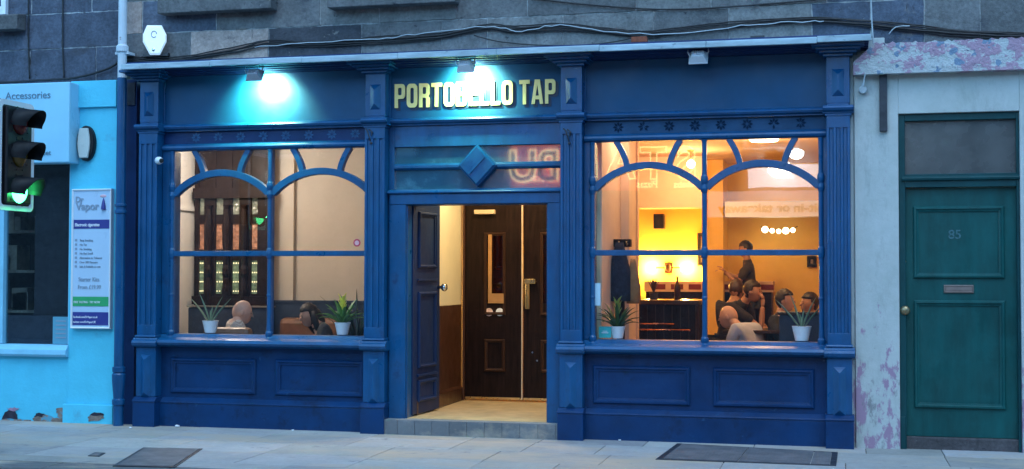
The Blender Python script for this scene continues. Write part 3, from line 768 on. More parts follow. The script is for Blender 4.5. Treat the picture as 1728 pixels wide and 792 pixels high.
# --- lettering PORTOBELLO TAP
def rr(x0, y0, x1, y1, r, n=5):
    out = []
    for cx_, cy_, a0 in ((x1-r,y1-r,0),(x0+r,y1-r,90),(x0+r,y0+r,180),(x1-r,y0+r,270)):
        for k in range(n+1):
            a = R(a0+90*k/n); out.append((cx_+r*math.cos(a), cy_+r*math.sin(a)))
    return out
def arc(cx_, cy_, r, a0, a1, n=5): return [(cx_+r*math.cos(R(a0+(a1-a0)*k/n)), cy_+r*math.sin(R(a0+(a1-a0)*k/n))) for k in range(n+1)]
S_ = .20; W_ = .62
def glyph(ch):
    w, s, r = W_, S_, .17
    if ch == 'O': return [rr(0,0,w,1,.2), rr(s,.17,w-s,.83,.08)], w
    if ch == 'P': return [[(0,0),(s,0),(s,.38)]+arc(w-r,.38+r,r,-90,0)+arc(w-r,1-r,r,0,90)+[(0,1)], rr(s,.53,w-s,.85,.07)], w
    if ch == 'R': return [[(0,0),(s,0),(s,.40),(w-s-.05,.40),(w-s,.35),(w-s,0),(w,0),(w,.38),(w-.08,.47)]+[(w,.56)]+arc(w-r,1-r,r,0,90)+[(0,1)], rr(s,.55,w-s,.85,.07)], w
    if ch == 'B': return [[(0,0)]+arc(w-r,r,r,-90,0)+[(w,.44),(w-.07,.52),(w,.60)]+arc(w-r,1-r,r,0,90)+[(0,1)], rr(s,.15,w-s,.44,.06), rr(s,.58,w-s,.85,.06)], w
    if ch == 'T': return [[(w/2-s/2,0),(w/2+s/2,0),(w/2+s/2,.84),(w,.84),(w,1),(0,1),(0,.84),(w/2-s/2,.84)]], w
    if ch == 'E': return [[(0,0),(w*.9,0),(w*.9,.16),(s,.16),(s,.43),(w*.82,.43),(w*.82,.58),(s,.58),(s,.84),(w*.9,.84),(w*.9,1),(0,1)]], w*.9
    if ch == 'L': return [[(0,0),(w*.85,0),(w*.85,.16),(s,.16),(s,1),(0,1)]], w*.85
    if ch == 'A': return [[(0,0),(s,0),(s+.03,.19),(w+.08-s-.03,.19),(w+.08-s,0),(w+.08,0),(w*.74+.04,1),(w*.26+.04,1)], [(s+.055,.34),(w+.08-s-.055,.34),(w/2+.04,.80)]], w+.08
def word(s, x0, x1, z0, z1, y, ext, name, mat, parent, grow=0):
    gap = .11; tot = sum(glyph(c)[1] for c in s)+gap*(len(s)-1); sx = (x1-x0)/tot
    cu = bpy.data.curves.new('glyphs', 'CURVE'); cu.dimensions = '2D'; cu.fill_mode = 'BOTH'; cu.extrude = ext/2; cu.offset = grow
    x = 0
    for ch in s:
        paths, w = glyph(ch)
        for p in paths:
            sp = cu.splines.new('POLY'); sp.points.add(len(p)-1); sp.use_cyclic_u = True
            for q, (u, v) in zip(sp.points, p): q.co = (x0+(x+u)*sx, z0+v*(z1-z0), 0, 1)
        x += w+gap
    t = bpy.data.objects.new('glyphs', cu); COL.objects.link(t)
    dg = bpy.context.evaluated_depsgraph_get(); me = bpy.data.meshes.new_from_object(t.evaluated_get(dg)); bpy.data.objects.remove(t)
    b = MB(); b.bm.from_mesh(me); bpy.data.meshes.remove(me)
    b.xf(Matrix.Translation((0,y,0)) @ Matrix(((1,0,0,0),(0,0,-1,0),(0,1,0,0),(0,0,0,1))))
    return b.build(name, mat, parent)
for s, pa, pb in (('PORTOBELLO', 667, 866), ('TAP', 877, 938)):
    xa, xb = X(pa,FY,160), X(pb,FY,160); za, zb2 = Z(180,FY,770), Z(139.5,FY,770)
    word(s, xa, xb, za, zb2, FY-.014, .012, 'sign_lettering', LETTER, pub)
    word(s, xa+.016, xb+.02, za-.020, zb2-.016, FY-.003, .004, 'letter_shadow', LSHADE, pub, .004)

# iron brackets left on the pilasters under the moulding
for px, Yp in ((623, 0), (957, 0)):
    br = MB(); c = at(px, 228, -.015)
    br.tube([c+Vector((-.03,-.01,.055)), c+Vector((0,-.05,.03)), c+Vector((.02,-.02,-.06))], .006, 5)
    br.tube([c+Vector((0,-.01,.05)), c+Vector((.03,-.012,.03)), c+Vector((.028,-.012,-.01))], .005, 5)
    br.ball((c.x+.022, c.y-.01, c.z-.075), .013, 8, 6); br.ball((c.x+.03, c.y-.01, c.z+.02), .010, 8, 6)
    tag(br.build('wall_bracket', IRON), 'small bent iron bracket on the pilaster %s' % ('left of the doorway' if px < 800 else 'right of the doorway'), 'bracket', 'old iron brackets on the door pilasters')

# --- floodlights
def flood(px, py, Y, m, label, lit, yaw=0):
    p = at(px, py, Y); t = thing('floodlight', p, label, 'floodlight', 'floodlights under the pub gutter')
    tilt = Matrix.Translation(p) @ Matrix.Rotation(R(yaw), 4, 'Z') @ Matrix.Rotation(R(-32), 4, 'X')
    b = MB(); b.hull([(-.048,-.03,.028),(.048,-.03,.028),(.048,-.03,-.03),(-.048,-.03,-.03)], [(-.075,.03,.055),(.075,.03,.055),(.075,.03,-.055),(-.075,.03,-.055)]); b.box(-.08,.08,.0305,.042,-.06,.06)
    for k in range(5): b.box(-.04+.018*k, -.034+.018*k, -.042, -.0301, -.024, .022)
    b.xf(tilt); b.build('housing', m, t, bevel=.003)
    b = MB(); b.box(-.066,.066,.0425,.046,-.046,.046); b.xf(tilt)
    b.build('lens', emis('lit_floodlight_lens', (.75,1,1), 40) if lit else DARKM, t)
    b = MB()
    b.tube([p+Vector((-.07,0,0)), p+Vector((-.086,0,.03)), p+Vector((-.086,.02,.072)), p+Vector((.0,.03,.078)), p+Vector((.086,.02,.072)), p+Vector((.086,0,.03)), p+Vector((.07,0,0))], .007, 6)
    b.tube([p+Vector((0,.03,.078)), p+Vector((0,.04,.12))], .010, 6)
    b.build('bracket', m, t)
    if lit:
        q = tilt @ Vector((0,.052,0)); n = (tilt.to_3x3() @ Vector((0,1,0)))
        light('floodlight_lamp', 'AREA', q, lit*.62, (.52,1,.55), .10, q+n, R(120), sy=.085)
    return t
flood(428, 124, -.16, GREYH, 'lit grey floodlight over the blank left fascia', 30)
flood(785, 109, -.16, PALEH, 'lit pale floodlight above the yellow lettering', 20)
flood(1178, 94, -.16, PALEH, 'unlit pale floodlight over the blank right fascia', 0)

# security camera on the left pilaster
cp = at(273, 272, .0); t = thing('security_camera', at(270, 272, .0), 'small white security camera on the leftmost pilaster', 'camera')
b = MB(); b.lathe([(.032,0),(.036,-.02),(.030,-.05),(.0,-.055)], (cp.x-.01,.0-.012,cp.z), 14, 'y'); b.build('base', WHITEP, t, smooth=True)
b = MB(); b.ball((0,0,0), (.055,.034,.034)); b.xf(Matrix.Translation((cp.x+.012,-.075,cp.z)) @ Matrix.Rotation(R(-35),4,'Z') @ Matrix.Rotation(R(8),4,'Y')); b.build('body', WHITEP, t)
b = MB(); b.lathe([(.022,0),(.018,.012),(.0,.013)], (0,0,0), 12, 'x'); b.xf(Matrix.Translation((cp.x+.05,-.10,cp.z-.006)) @ Matrix.Rotation(R(-35),4,'Z')); b.build('lens', BLACK, t)

# --- drainpipe
dx = X(203, -.02, 400)
dp = thing('drainpipe', (dx, -.02, GZ), 'iron drainpipe, pale above and navy below, left of the pub', 'drainpipe')
PZ = Z(132,-.02,203); prf = lambda z: (.046, z)
b = MB(); b.lathe([(.042, PZ), (.042, Z(77,-.02,206)-.07), (.058, Z(77,-.02,206)-.06), (.058, Z(77,-.02,206)-.01), (.046, Z(77,-.02,206)), (.040, Z(77,-.02,206)+.01), (.040, 7.0)], (dx, -.02, 0), 16); b.build('upper_pipe', PIPEP, dp, smooth=False, bevel=.002)
b = MB(); zf = Z(625,-.02,200); z2 = Z(680,-.02,200); z3 = Z(352,-.02,200)
b.lathe([(.048, -.01), (.048, z2-.02), (.060, z2-.015), (.060, z2+.03), (.048, z2+.04), (.062, zf-.10), (.064, zf-.04), (.050, zf-.02), (.060, zf-.015), (.060, zf+.03), (.047, zf+.035), (.046, z3-.05), (.056, z3-.045), (.056, z3-.02), (.047, z3-.015), (.047, z3+.015), (.056, z3+.02), (.056, z3+.04), (.046, z3+.045), (.044, PZ-.001)], (dx, -.02, 0), 16); b.build('lower_pipe', NAVY, dp, bevel=.002)
b = MB(); b.box(dx-.07, dx+.07, -.03, .09, Z(90,-.02,206)-.012, Z(90,-.02,206)+.012); b.build('pipe_clip', PIPEP, dp)
b = MB(); b.box(X(207,.1), X(228,.1), .10, .4, -.02, 3.30); b.box(X(213,.1), X(226,.1), .085, .0995, Z(178,.1,220), Z(140,.1,220), mi=1); b.build('return_wall', [NAVYD, IRON], pub)

# ================================================================== BLUE NEIGHBOURING SHOP
vs = thing('neighbouring_shop', (X(60,.08), .08, GZ), 'bright blue painted shop with dark window, left of the pub', 'shop')
VX1 = X(195, .08); VXW = X(117, .08)
zvT = Z(137,.08,150); zvS = Z(592,.08,60)
b = MB(); b.box(VXW, VX1, .08, .4, -.02, zvT); b.box(-11.2, VXW+.001, .10, .4, -.02, Z(602,.08,60)); b.build('wall', SKYB, vs, bevel=.004)
b = MB(); b.box(VXW+.01, VX1+.004, .05, .0799, Z(183,.08,150)+.004, zvT-.002); b.build('pier_cap', SKYB, vs, bevel=.006); b = MB(); b.box(X(110,.06), VX1+.004, .045, .0799, -.02, Z(683,.06,150)); b.build('pier_base', SKYB, vs, bevel=.006)
b = MB(); b.runx(-11.2, VXW+.002, [(.099, Z(602,.06,60)), (.05, Z(602,.06,60)), (.03, Z(598,.06,60)), (.035, Z(590,.06,60)), (.06, Z(586,.06,60)), (.07, Z(582,.06,60)), (.2, Z(581,.06,60)), (.2, Z(602,.06,60))]); b.build('window_sill', SKYBT, vs, bevel=.004)
b = MB(); b.box(X(-6,.10), X(8,.10), .08, .16, Z(581,.08,60), 3.2); b.box(VXW-.012, VXW-.001, .085, .16, Z(581,.08,60), 3.2)
vw = b.build('window', SKYBT, vs, bevel=.004)
MB().box(X(8,.12), VXW-.012, .13, .137, Z(581,.08,60), 3.0).build('pane', DARKPANE, vw)
MB().box(-11.2, X(-6,.12), .13, .137, Z(581,.08,60), 3.0).build('pane', DARKPANE, vw)
b = MB(); b.box(X(89,.12,560), X(115,.12,560), .120, .1295, Z(581,.1,100), Z(535,.1,100)); nt_ = b.build('window_notice', M('pale_cyan_notice', (.10,.34,.46), .5, .05), vw)
b = MB()
for k, yy in enumerate((541, 548, 555, 562, 569)): b.box(X(94,.118,560), X(111,.118,560), .1175, .1199, Z(yy+2,.118,100), Z(yy,.118,100))
b.build('notice_print', GREYP, vw)
# dim room behind the shop glass with shelves
b = MB(); VR = -7.607; b.box(-11.2, VR, 2.4, 2.5, -.02, 3.2); b.box(-11.2, VR, .42, 2.4, 3.0, 3.1); b.box(-11.2, VR, .42, 2.4, -.02, .1); b.box(VR-.05, VR-.002, .42, 2.4, .1, 3.0); b.box(-7.66, VXW+.02, .275, .298, .1, 3.1); b.box(-11.3, -11.2, .4, 2.4, 0, 3)
b.build('back_room', M('dark_shop_interior', (.03,.035,.045), .8, .3, 3), vs)
b = MB()
for zz in (1.0, 1.45, 1.9): b.box(-11, -7.68, 1.9, 2.3, zz, zz+.03)
for k in range(40):
    x = -10.8+rng.random()*2.7; zz = rng.choice((1.03,1.48,1.93)); h_ = rng.uniform(.12,.3); b.box(x, x+rng.uniform(.05,.2), 1.95, 2.2, zz, zz+h_)
b.build('shelf', M('dim_shelf_stock', (.30,.27,.20), .6, .8, 3), vs)
b = MB(); b.box(-11.1, VXW-.03, .16, .27, Z(590,.2,60), Z(533,.2,60)); b.build('display_ledge', M('dim_display_ledge', (.05,.065,.09), .6, .2, 4), vs)
# hollows where the plaster has dropped off the base (stones showing)
HOLE = M('exposed_dark_rubble', (.025,.025,.04), .95, .5, 15, .8, 30); TANR = M('exposed_tan_rubble', (.22,.17,.14), .95, .5, 12, 1.0, 30, spots=[(10,.52,(.10,.34,.46),.05),(8,.60,(.30,.17,.18),.1)])
def patch(pts, Y, m):
    rg = random.Random(int(pts[0][0]*7+pts[0][1])); fine = []
    for i, p in enumerate(pts):
        q = pts[(i+1)%len(pts)]
        for k in range(4):
            t_ = k/4; fine.append((p[0]+(q[0]-p[0])*t_+rg.uniform(-1.1,1.1), min(713, p[1]+(q[1]-p[1])*t_+rg.uniform(-1.1,1.1))))
    pts = fine
    b = MB(); c = [at(x, y, Y) for x, y in pts]; b.hull(c, [Vector((p.x, Y-.006, p.z)) for p in c]); return b.build('bare_patch', m, vs)
patch([(3,706),(10,694),(22,690),(28,697),(30,712),(5,713)], .099, HOLE)
patch([(0,712),(5,707),(28,708),(52,710),(55,714),(0,714)], .093, TANR)
patch([(12,690),(22,688),(32,689),(26,694),(16,693)], .0985, M('dull_pink_undercoat', (.36,.22,.30), .8, .3, 20))
patch([(56,706),(65,698),(78,700),(95,706),(110,703),(112,714),(58,713)], .099, TANR)
patch([(58,703),(62,697),(75,699),(72,703)], .0985, HOLE)
patch([(94,690),(108,688),(112,698),(110,706),(98,704)], .0985, TANR)
patch([(148,705),(158,697),(174,698),(176,705),(168,710),(150,712)], .0445, TANR)
patch([(152,701),(158,696),(174,697),(176,702)], .0435, HOLE)
# projecting name board
sg = thing('shop_sign', (X(50,-.1), -.1, Z(275,-.1,60)), 'pale projecting shop name board reading Accessories', 'sign')
sx1 = X(117,-.10,200)
MB().box(-9.6, sx1, -.10, .09, Z(275,-.10,90), Z(139,-.10,90)).build('board', SIGNW, sg, bevel=.012)
text('Accessories', .100, SIGNT, sg, 'sign_text', (X(9,-.103,160), -.103, Z(167,-.103,45)), sx=1.02)
text('Street', .070, SIGNT, sg, 'sign_text', (X(86,-.103,258), -.103, Z(262,-.103,75)), sx=1.0, align='RIGHT')
# oval bulkhead lamp
ol = thing('bulkhead_lamp', at(143, 270, .04), 'unlit oval bulkhead lamp on the blue pier', 'lamp')
c = at(144, 242, .04)
b = MB(); el = lambda kx, kz, y: [(c.x+.098*kx*math.cos(2*PI*k/24), y, c.z+.17*kz*math.sin(2*PI*k/24)) for k in range(24)]
b.hull(el(1,1,.079), el(1,1,.045)); b.hull(el(.98,.98,.0445), el(.9,.93,.03)); b.build('rim', BLACK, ol)
b = MB()
def lens(k, y): return [(c.x-.004+dx_*k, y, c.z+dz_*k) for dx_, dz_ in ((-.045,-.145),(.045,-.145),(.062,-.06),(.066,0),(.062,.06),(.045,.145),(-.045,.145),(-.062,.06),(-.066,0),(-.062,-.06))]
b.hull(lens(1,.0295), lens(.97,.008)); b.build('diffuser', M('opal_diffuser', (.52,.58,.55), .35, .05), ol, bevel=.006)
# poster board
po = thing('poster_board', at(153, 555, .04), 'tall pale framed poster on the blue pier with purple and green bands', 'sign')
px0, px1, pz0, pz1 = X(120,.03,440), X(187,.03,440), Z(555,.03,153), Z(319,.03,153)
b = MB(); b.box(px0, px1, .035, .079, pz0, pz1); b.build('board', POSTER, po)
b = MB(); b.ring(px0, px1, pz0, pz1, .0345, .018, .012); b.build('frame', WHITEP, po)
def PY(y): return Z(y,.03,153)
b = MB(); b.box(px0+.022, px1-.022, .0315, .0345, PY(386), PY(371)); b.build('purple_band', INDIGO, po)
b = MB(); b.box(px0+.022, px1-.022, .0315, .0345, PY(549), PY(527)); b.build('purple_band', INDIGO, po)
b = MB(); b.box(px0+.022, px1-.022, .0315, .0345, PY(517), PY(501)); b.build('green_band', GREENP, po)
LY = .0305
text('Dr', .075, GREYP, po, 'poster_text', (X(127,.03,345), .031, PY(341)), bold=.002)
text('Vapor', .098, GREYP, po, 'poster_text', (X(128,.03,350), .031, PY(354)), bold=.003)
b = MB(); q = at(175,345,.031); b.lathe([(.003,.06),(.012,.03),(.022,-.02),(.024,-.05)], (q.x, .027, q.z), 8); b.build('poster_emblem', INDIGO, po)
b = MB(); q = at(174,331,.031); b.ball((q.x,.034,q.z), (.035,.004,.014)); b.build('poster_emblem', M('pale_pink_print', (.75,.45,.50), .5, .1), po)
text('Electronic cigarettes', .043, WHITET, po, 'poster_text', (px0+.034, LY, PY(382)), sx=.74, shear=.15, bold=.0008)
for k, s in enumerate(('Stop Smoking', 'No Tar', 'No Smoking', 'No Bad Smell', 'Alternative to Tobacco', 'Over 300 Flavours', 'Safe & Reliable to use')):
    y = 407.5+k*7.4
    text(s, .030, GREYP, po, 'poster_text', (X(134,.03,430), .0325, PY(y)), sx=.85)
    MB().box(X(126,.03), X(129.5,.03), .032, .0345, PY(y), PY(y-4)).build('poster_bullet', GREYP, po)
text('Starter Kits', .056, GREYP, po, 'poster_text', (X(132,.03,470), .0325, PY(475)), sx=.85)
text('From £19.99', .056, GREYP, po, 'poster_text', (X(131,.03,470), .0325, PY(488)), sx=.85)
text('FREE TASTING · TRY NOW', .030, WHITET, po, 'poster_text', (px0+.032, LY, PY(512)), sx=.78)
text('facebook.com/DrVapor.co.uk', .030, WHITET, po, 'poster_text', (px0+.03, LY, PY(537)), sx=.72)
text('twitter.com/DrVaporUK', .030, WHITET, po, 'poster_text', (px0+.03, LY, PY(545.5)), sx=.80)

# ================================================================== TRAFFIC SIGNAL
ts = thing('traffic_light', (-6.43, -2.08, GZ), 'traffic light showing green at the kerb, seen from the side', 'traffic light')
SX = -6.262; SYc = -2.10
zl = [Z(y, SYc, 20) for y in (208, 262, 322)]
zb0, zb1 = Z(352, SYc, 20), Z(176, SYc, 20)
b = MB(); b.runx(SX-.02, SX-.002, [(SYc+y_, (zb0+zb1)/2+z_) for y_, z_ in rr(-.235, -(zb1-zb0)/2-.02, .235, (zb1-zb0)/2+.02, .05)]); b.build('backing_board', BLACK, ts)
b = MB(); o_ = rr(-.235, -(zb1-zb0)/2-.02, .235, (zb1-zb0)/2+.02, .05); i_ = rr(-.19, -(zb1-zb0)/2+.022, .19, (zb1-zb0)/2-.022, .03); n = len(o_); zc_ = (zb0+zb1)/2
ra = [[b.bm.verts.new((xx, SYc+p[0], zc_+p[1])) for p in pp] for xx, pp in ((SX-.001, o_), (SX+.003, o_), (SX+.003, i_), (SX-.001, i_))]
for q in range(4):
    for k in range(n): b.bm.faces.new((ra[q][k], ra[q][(k+1)%n], ra[(q+1)%4][(k+1)%n], ra[(q+1)%4][k]))
b.build('white_border', WHITEP, ts)
b = MB(); b.box(SX-.14, SX-.021, SYc-.16, SYc+.16, zb0+.04, zb1-.04); b.box(SX-.0005, SX+.03, SYc-.165, SYc+.165, zb0+.035, zb1-.035); b.build('head', BLACK, ts, bevel=.012)
for k, z_ in enumerate(zl):
    lit = k == 2
    lc = [(.10,.012,.012),(.12,.07,.01),(.02,.5,.25)][k]
    b = MB(); b.lathe([(.100,.031),(.090,.045),(.05,.056),(.0,.058)], (SX, SYc, z_), 20, 'x')
    ln = b.build('signal_lens', emis('lit_green_lens', (.08,1.0,.36), 4) if lit else M('dark_lens_%d' % k, lc, .15, .1), ts, smooth=True)
    if lit: tag(ln, 'lit green lens at the bottom')
    # cowl: open at the bottom, sloping forward
    b = MB(); N = 22; ringA, ringB, ringC, ringD = [], [], [], []
    for j in range(N+1):
        a = R(-12 + 204*j/N)
        L = .205*(.62+.38*max(0, math.sin(a)))
        for rg, rad, xx in ((ringA, .115, SX+.031), (ringB, .110, SX+.031+L), (ringC, .104, SX+.031+L), (ringD, .108, SX+.031)):
            rg.append(b.bm.verts.new((xx, SYc+rad*math.cos(a), z_+rad*math.sin(a) - (0 if xx < SX+.04 else .018*1))))
    for p_, q_ in ((ringA,ringB),(ringB,ringC),(ringC,ringD)):
        for j in range(N): f_ = b.bm.faces.new((p_[j], p_[j+1], q_[j+1], q_[j])); f_.smooth = p_ is not ringB
    b.build('cowl', M('cowl_black', (.010,.012,.015), .55, .15, 8, .05, spec=.2) if not lit else M('cowl_black'), ts)
    b = MB()
    for j in range(10):
        a = 2*PI*j/10; b.box(SX+.0301, SX+.036, SYc+.125*math.cos(a)-.005, SYc+.125*math.cos(a)+.005, z_+.125*math.sin(a)-.005, z_+.125*math.sin(a)+.005)
    b.build('lens_clips', BLACK, ts)
g_ = light('green_signal_lamp', 'POINT', (SX+.09, SYc, zl[2]), 2.4, (.06,1,.26), .03)
b = MB(); b.lathe([(.057, -.1), (.057, zb1+.05), (.03, zb1+.07)], (SX-.22, SYc, 0), 16); b.build('pole', M('grey_pole_paint', (.35,.38,.40), .5, .1), ts)
b = MB()
for z_ in (zb0+.15, zb1-.15): b.box(SX-.21, SX-.139, SYc-.03, SYc+.03, z_-.02, z_+.02)
b.build('pole_clamp', DARKM, ts)

# ================================================================== GREEN DOOR HOUSE
PILX_END = PILX[3]+PW+.001
gd = thing('corner_house', (X(1600,.08), .08, GZ), 'peeling white rendered entrance bay right of the pub', 'building')
GX0, GX1 = X(1517,.08,400), X(1722,.08,400); PX0 = X(1443,.08,500)
zgT = Z(190,.08,1620)
b = MB(); b.box(PX0, GX0, .07, .42, -.02, 3.25); b.box(PILX_END, PX0-.001, .09, .42, -.02, 3.33); b.box(PILX_END, PX0+.25, .0955, .42, 3.2501, 3.42); b.box(GX0, GX1, .0705, .42, zgT, 3.25); b.box(GX1, 8, .0702, .42, -.02, 3.25)
b.build('wall', PLASTER, gd, bevel=.006)
fz0 = Z(121,-.03,1600)
b = MB(); xs_ = X(1440,-.03,110); xe_ = 8; n = 300
rg = random.Random(8)
top = [(xs_+.16+(xe_-xs_-.16)*k/n, Z(68,-.03,1600)+rg.uniform(-.012,.008)) for k in range(n+1)]
prof = [(xs_, fz0), (xe_, fz0)] + top[::-1] + [(xs_, fz0+.10)]
b.hull([(x, .0695, z) for x, z in prof], [(x, -.03, z) for x, z in prof]); b.build('peeling_fascia', PEEL, gd)
# iron strap and round junction box
b = MB(); b.box(X(1484,.05,170), X(1497,.05,170), .03, .0699, Z(222,.05,1490), Z(124,.05,1490)); tag(b.build('iron_strap', IRON, bevel=.004), 'upright rusty iron strap on the white render above the pier', 'iron strap')
jb = thing('junction_box', at(1456, 160, .04), 'small round grey junction box on the render beside the pub', 'junction box')
c = at(1456,152,.04); b = MB(); b.lathe([(.034,.0695),(.034,.03),(.028,.022),(.0,.02)], (c.x,0,c.z), 16, 'y'); b.build('box', CABLEG, jb); b = MB(); b.box(c.x-.012,c.x+.012,.03,.06,c.z+.03,c.z+.055); b.build('gland', CABLEG, jb)
# door set
dr = thing('green_door', (X(1620,.15), .15, GZ), 'dark green panelled front door with fanlight and letterbox', 'door')
zd0, zd1 = Z(738,.15,1620), Z(317,.15,1620)
zf1 = zgT-.002
b = MB(); b.box(GX0+.001, X(1528,.12), .10, .30, -.02, zf1); b.box(X(1716,.12), GX1-.001, .10, .30, -.02, zf1); b.box(X(1528,.12), X(1716,.12), .10, .30, Z(203,.12,1620), zf1)
b.box(X(1528,.12), X(1716,.12), .10, .30, Z(316,.12,1620), Z(293,.12,1620)); b.box(GX0+.001, X(1526,.10), .085, .0999, -.02, .28)
b.runx(X(1522,.1), X(1722,.1), [(.0995,Z(305,.1,1620)),(.08,Z(304,.1,1620)),(.075,Z(300,.1,1620)),(.0995,Z(296,.1,1620))])
b.build('door_frame', GREEND, dr, bevel=.004)
MB().box(X(1528,.13)-.004, X(1716,.13)+.004, .14, .15, Z(294,.13,1620), Z(202,.13,1620)).build('fanlight_pane', DUSTG, dr)
MB().box(X(1528,.15), X(1716,.15), .15, .20, zd0, zd1).build('leaf', GREEN, dr)
lx0, lx1 = X(1541,.15,420), X(1695,.15,420)
for ya, yb in ((348, 470), (507, 690)):
    b = MB(); b.ring(lx0, lx1, Z(yb,.15,1620), Z(ya,.15,1620), .1495, .045, .022); b.build('panel_moulding', GREEN, dr)
c = at(1618,488,.14); b = MB(); b.ring(c.x-.118, c.x+.118, c.z-.034, c.z+.034, .1495, .022, .012); b.box(c.x-.10, c.x+.10, .142, .1495, c.z-.018, c.z+.018); b.box(c.x-.085, c.x+.085, .139, .1415, c.z-.010, c.z+.014); b.build('letterbox', M('dull_brass', (.26,.20,.18), .45, .2, 8, .1, metal=.6), dr)
c = at(1527,524,.14); b = MB(); b.lathe([(.020,.1499),(.016,.13),(.036,.115),(.040,.098),(.028,.082),(.004,.078)], (c.x,0,c.z), 16, 'y'); b.build('knob', M('aged_brass', (.30,.24,.14), .4, .15, 8, .1, metal=.8), dr, smooth=True)
b = MB(); c = at(1523,458,.14); b.box(c.x-.012, c.x+.012, .135, .1495, c.z-.06, c.z+.06); b.build('handle_plate', WHITEP, dr, bevel=.006)
b = MB(); c = at(1526,441,.14); b.lathe([(.016,.1499),(.013,.138),(.0,.137)], (c.x,0,c.z), 12, 'y'); b.build('lock', BRASS, dr)
text('85', .105, M('faded_white_numeral', (.045,.13,.15), .7, .6, 30), dr, 'door_number', (X(1600,.148,395), .148, Z(403,.148,1612)), bold=.001, ext=.002)
b = MB(); b.box(GX0-.01, GX1+.01, .12, .30, -.02, zd0-.004, (.075,.07,.075)); b.build('threshold', STONEM, dr, bevel=.01)

# ================================================================== PUB INTERIOR
inn = thing('pub_interior', (-3, 3, GZ), 'warm lit pub interior behind the navy shopfront, cream left and yellow right', 'room')
FZ = .12; CZ = 2.92
YB = 3.2; YR = 6.5
XLW = X(333, YB, 450)
XLob = X(776, 1.85, 500); XLobR = -2.30; XRW = -2.02; XRR = .75
b = MB(); b.box(XLW-.2, XRR+.2, .31, YR+.2, -.02, FZ); b.build('floor', FLOORM, inn)
b = MB(); b.box(XLW-.2, XRR+.2, .27, YR+.2, CZ, CZ+.35); b.build('ceiling', CEIL, inn)
b = MB(); b.box(XLW-.2, XLW, .305, YB, FZ, CZ); b.box(XLW, X(297,.32), .301, .33, FZ, CZ)
b.box(XLW, XLW+.03, 1.0, YB, Z(345,1.6,320), Z(340,1.6,320)); b.build('side_wall', WHITEW, inn)
b = MB(); b.box(XLW-.2, XLob-.08, YB, YB+.15, FZ, CZ); b.box(XLob-.09, XLob-.001, .305, YB, FZ, CZ); b.box(X(475,YB-.1), X(492,YB-.1), YB-.05, YB-.0005, FZ, CZ); b.build('back_wall', CREAM, inn)
b = MB(); b.box(X(447,YB-.04), XLob-.0905, YB-.075, YB-.0505, FZ, Z(509,YB,530)); b.box(X(440,YB-.04,400), XLob-.0905, YB-.09, YB-.0755, Z(511,YB,530), Z(507,YB,530)); b.build('dado', DADO, inn)
# lobby
b = MB(); zdl = Z(515,1.5,760); b.box(XLob-.0005, XLob+.0, .31, 1.84, zdl, CZ); 
b.bm.free()
b = MB(); b.box(XLob-.001, XLob+.012, .32, 1.84, zdl, CZ-.001); b.build('lobby_wall', M('lobby_cream_paint', (.74,.66,.46), .6, .05, 3, .08), inn)
b = MB(); b.box(XLob-.001, XLob+.02, .32, 1.84, FZ+.03, zdl-.001); b.box(XLob+.0201, XLob+.035, .32, 1.84, FZ+.03, FZ+.16); b.runy(.32, 1.84, [(XLob+.0205, FZ+.161), (XLob+.035, FZ+.161), (XLob+.0205, FZ+.19)]); b.build('wainscot', WOODR, inn, bevel=.003)
b = MB(); b.box(XLobR, XRW-.0005, .305, 2.4, FZ, CZ); b.build('lobby_partition', M('lobby_cream_paint'), inn)
b = MB(); b.box(XRW, XRW+.012, .32, 2.4, FZ, CZ); b.box(XRW+.0125, XRW+.09, 1.4, 1.55, FZ, CZ); b.box(XRW-.25, XRW+.03, 2.4005, 2.5, FZ, CZ); b.build('partition_face', PEACH, inn)
LOBF = M('worn_tan_tile', (.50,.37,.20), .45, .2, 5, .1, 30)
b = MB(); b.box(XLob+.001, XLobR, .106, 1.90, FZ+.0005, .1485); b.build('lobby_floor', LOBF, inn)
# right room
b = MB(); b.box(-4.6, XRR, YR, YR+.15, FZ, CZ); b.box(XRR, XRR+.15, .305, YR, FZ, CZ); b.box(-4.75, -4.6, YB+.15, YR, FZ, CZ); b.build('yellow_wall', YELLOW, inn)
b = MB(); zbm = Z(352,5.4,1120); b.box(-4.6, X(1188,5.4,330), 5.2, 5.6, zbm, CZ-.001); b.build('ceiling_beam', PEACH, inn)
b = MB(); zbm2 = Z(367,5.9,1300); b.box(X(1225,5.9,380), XRR-.001, 5.75, 6.0, zbm2, zbm2+.20); b.build('ceiling_beam', WHITEW, inn)
b = MB(); b.box(X(1225,6.2,380)-.25, X(1225,6.2,380), 5.76, YR-.001, FZ, CZ-.001); b.build('wall_pier', YELLOW, inn)
b = MB(); b.box(XRW+.09, XRR, .302, .33, FZ, .855); b.box(XLW, XLob-.1, .302, .33, FZ, .855); b.build('under_window_panelling', DADO, inn)

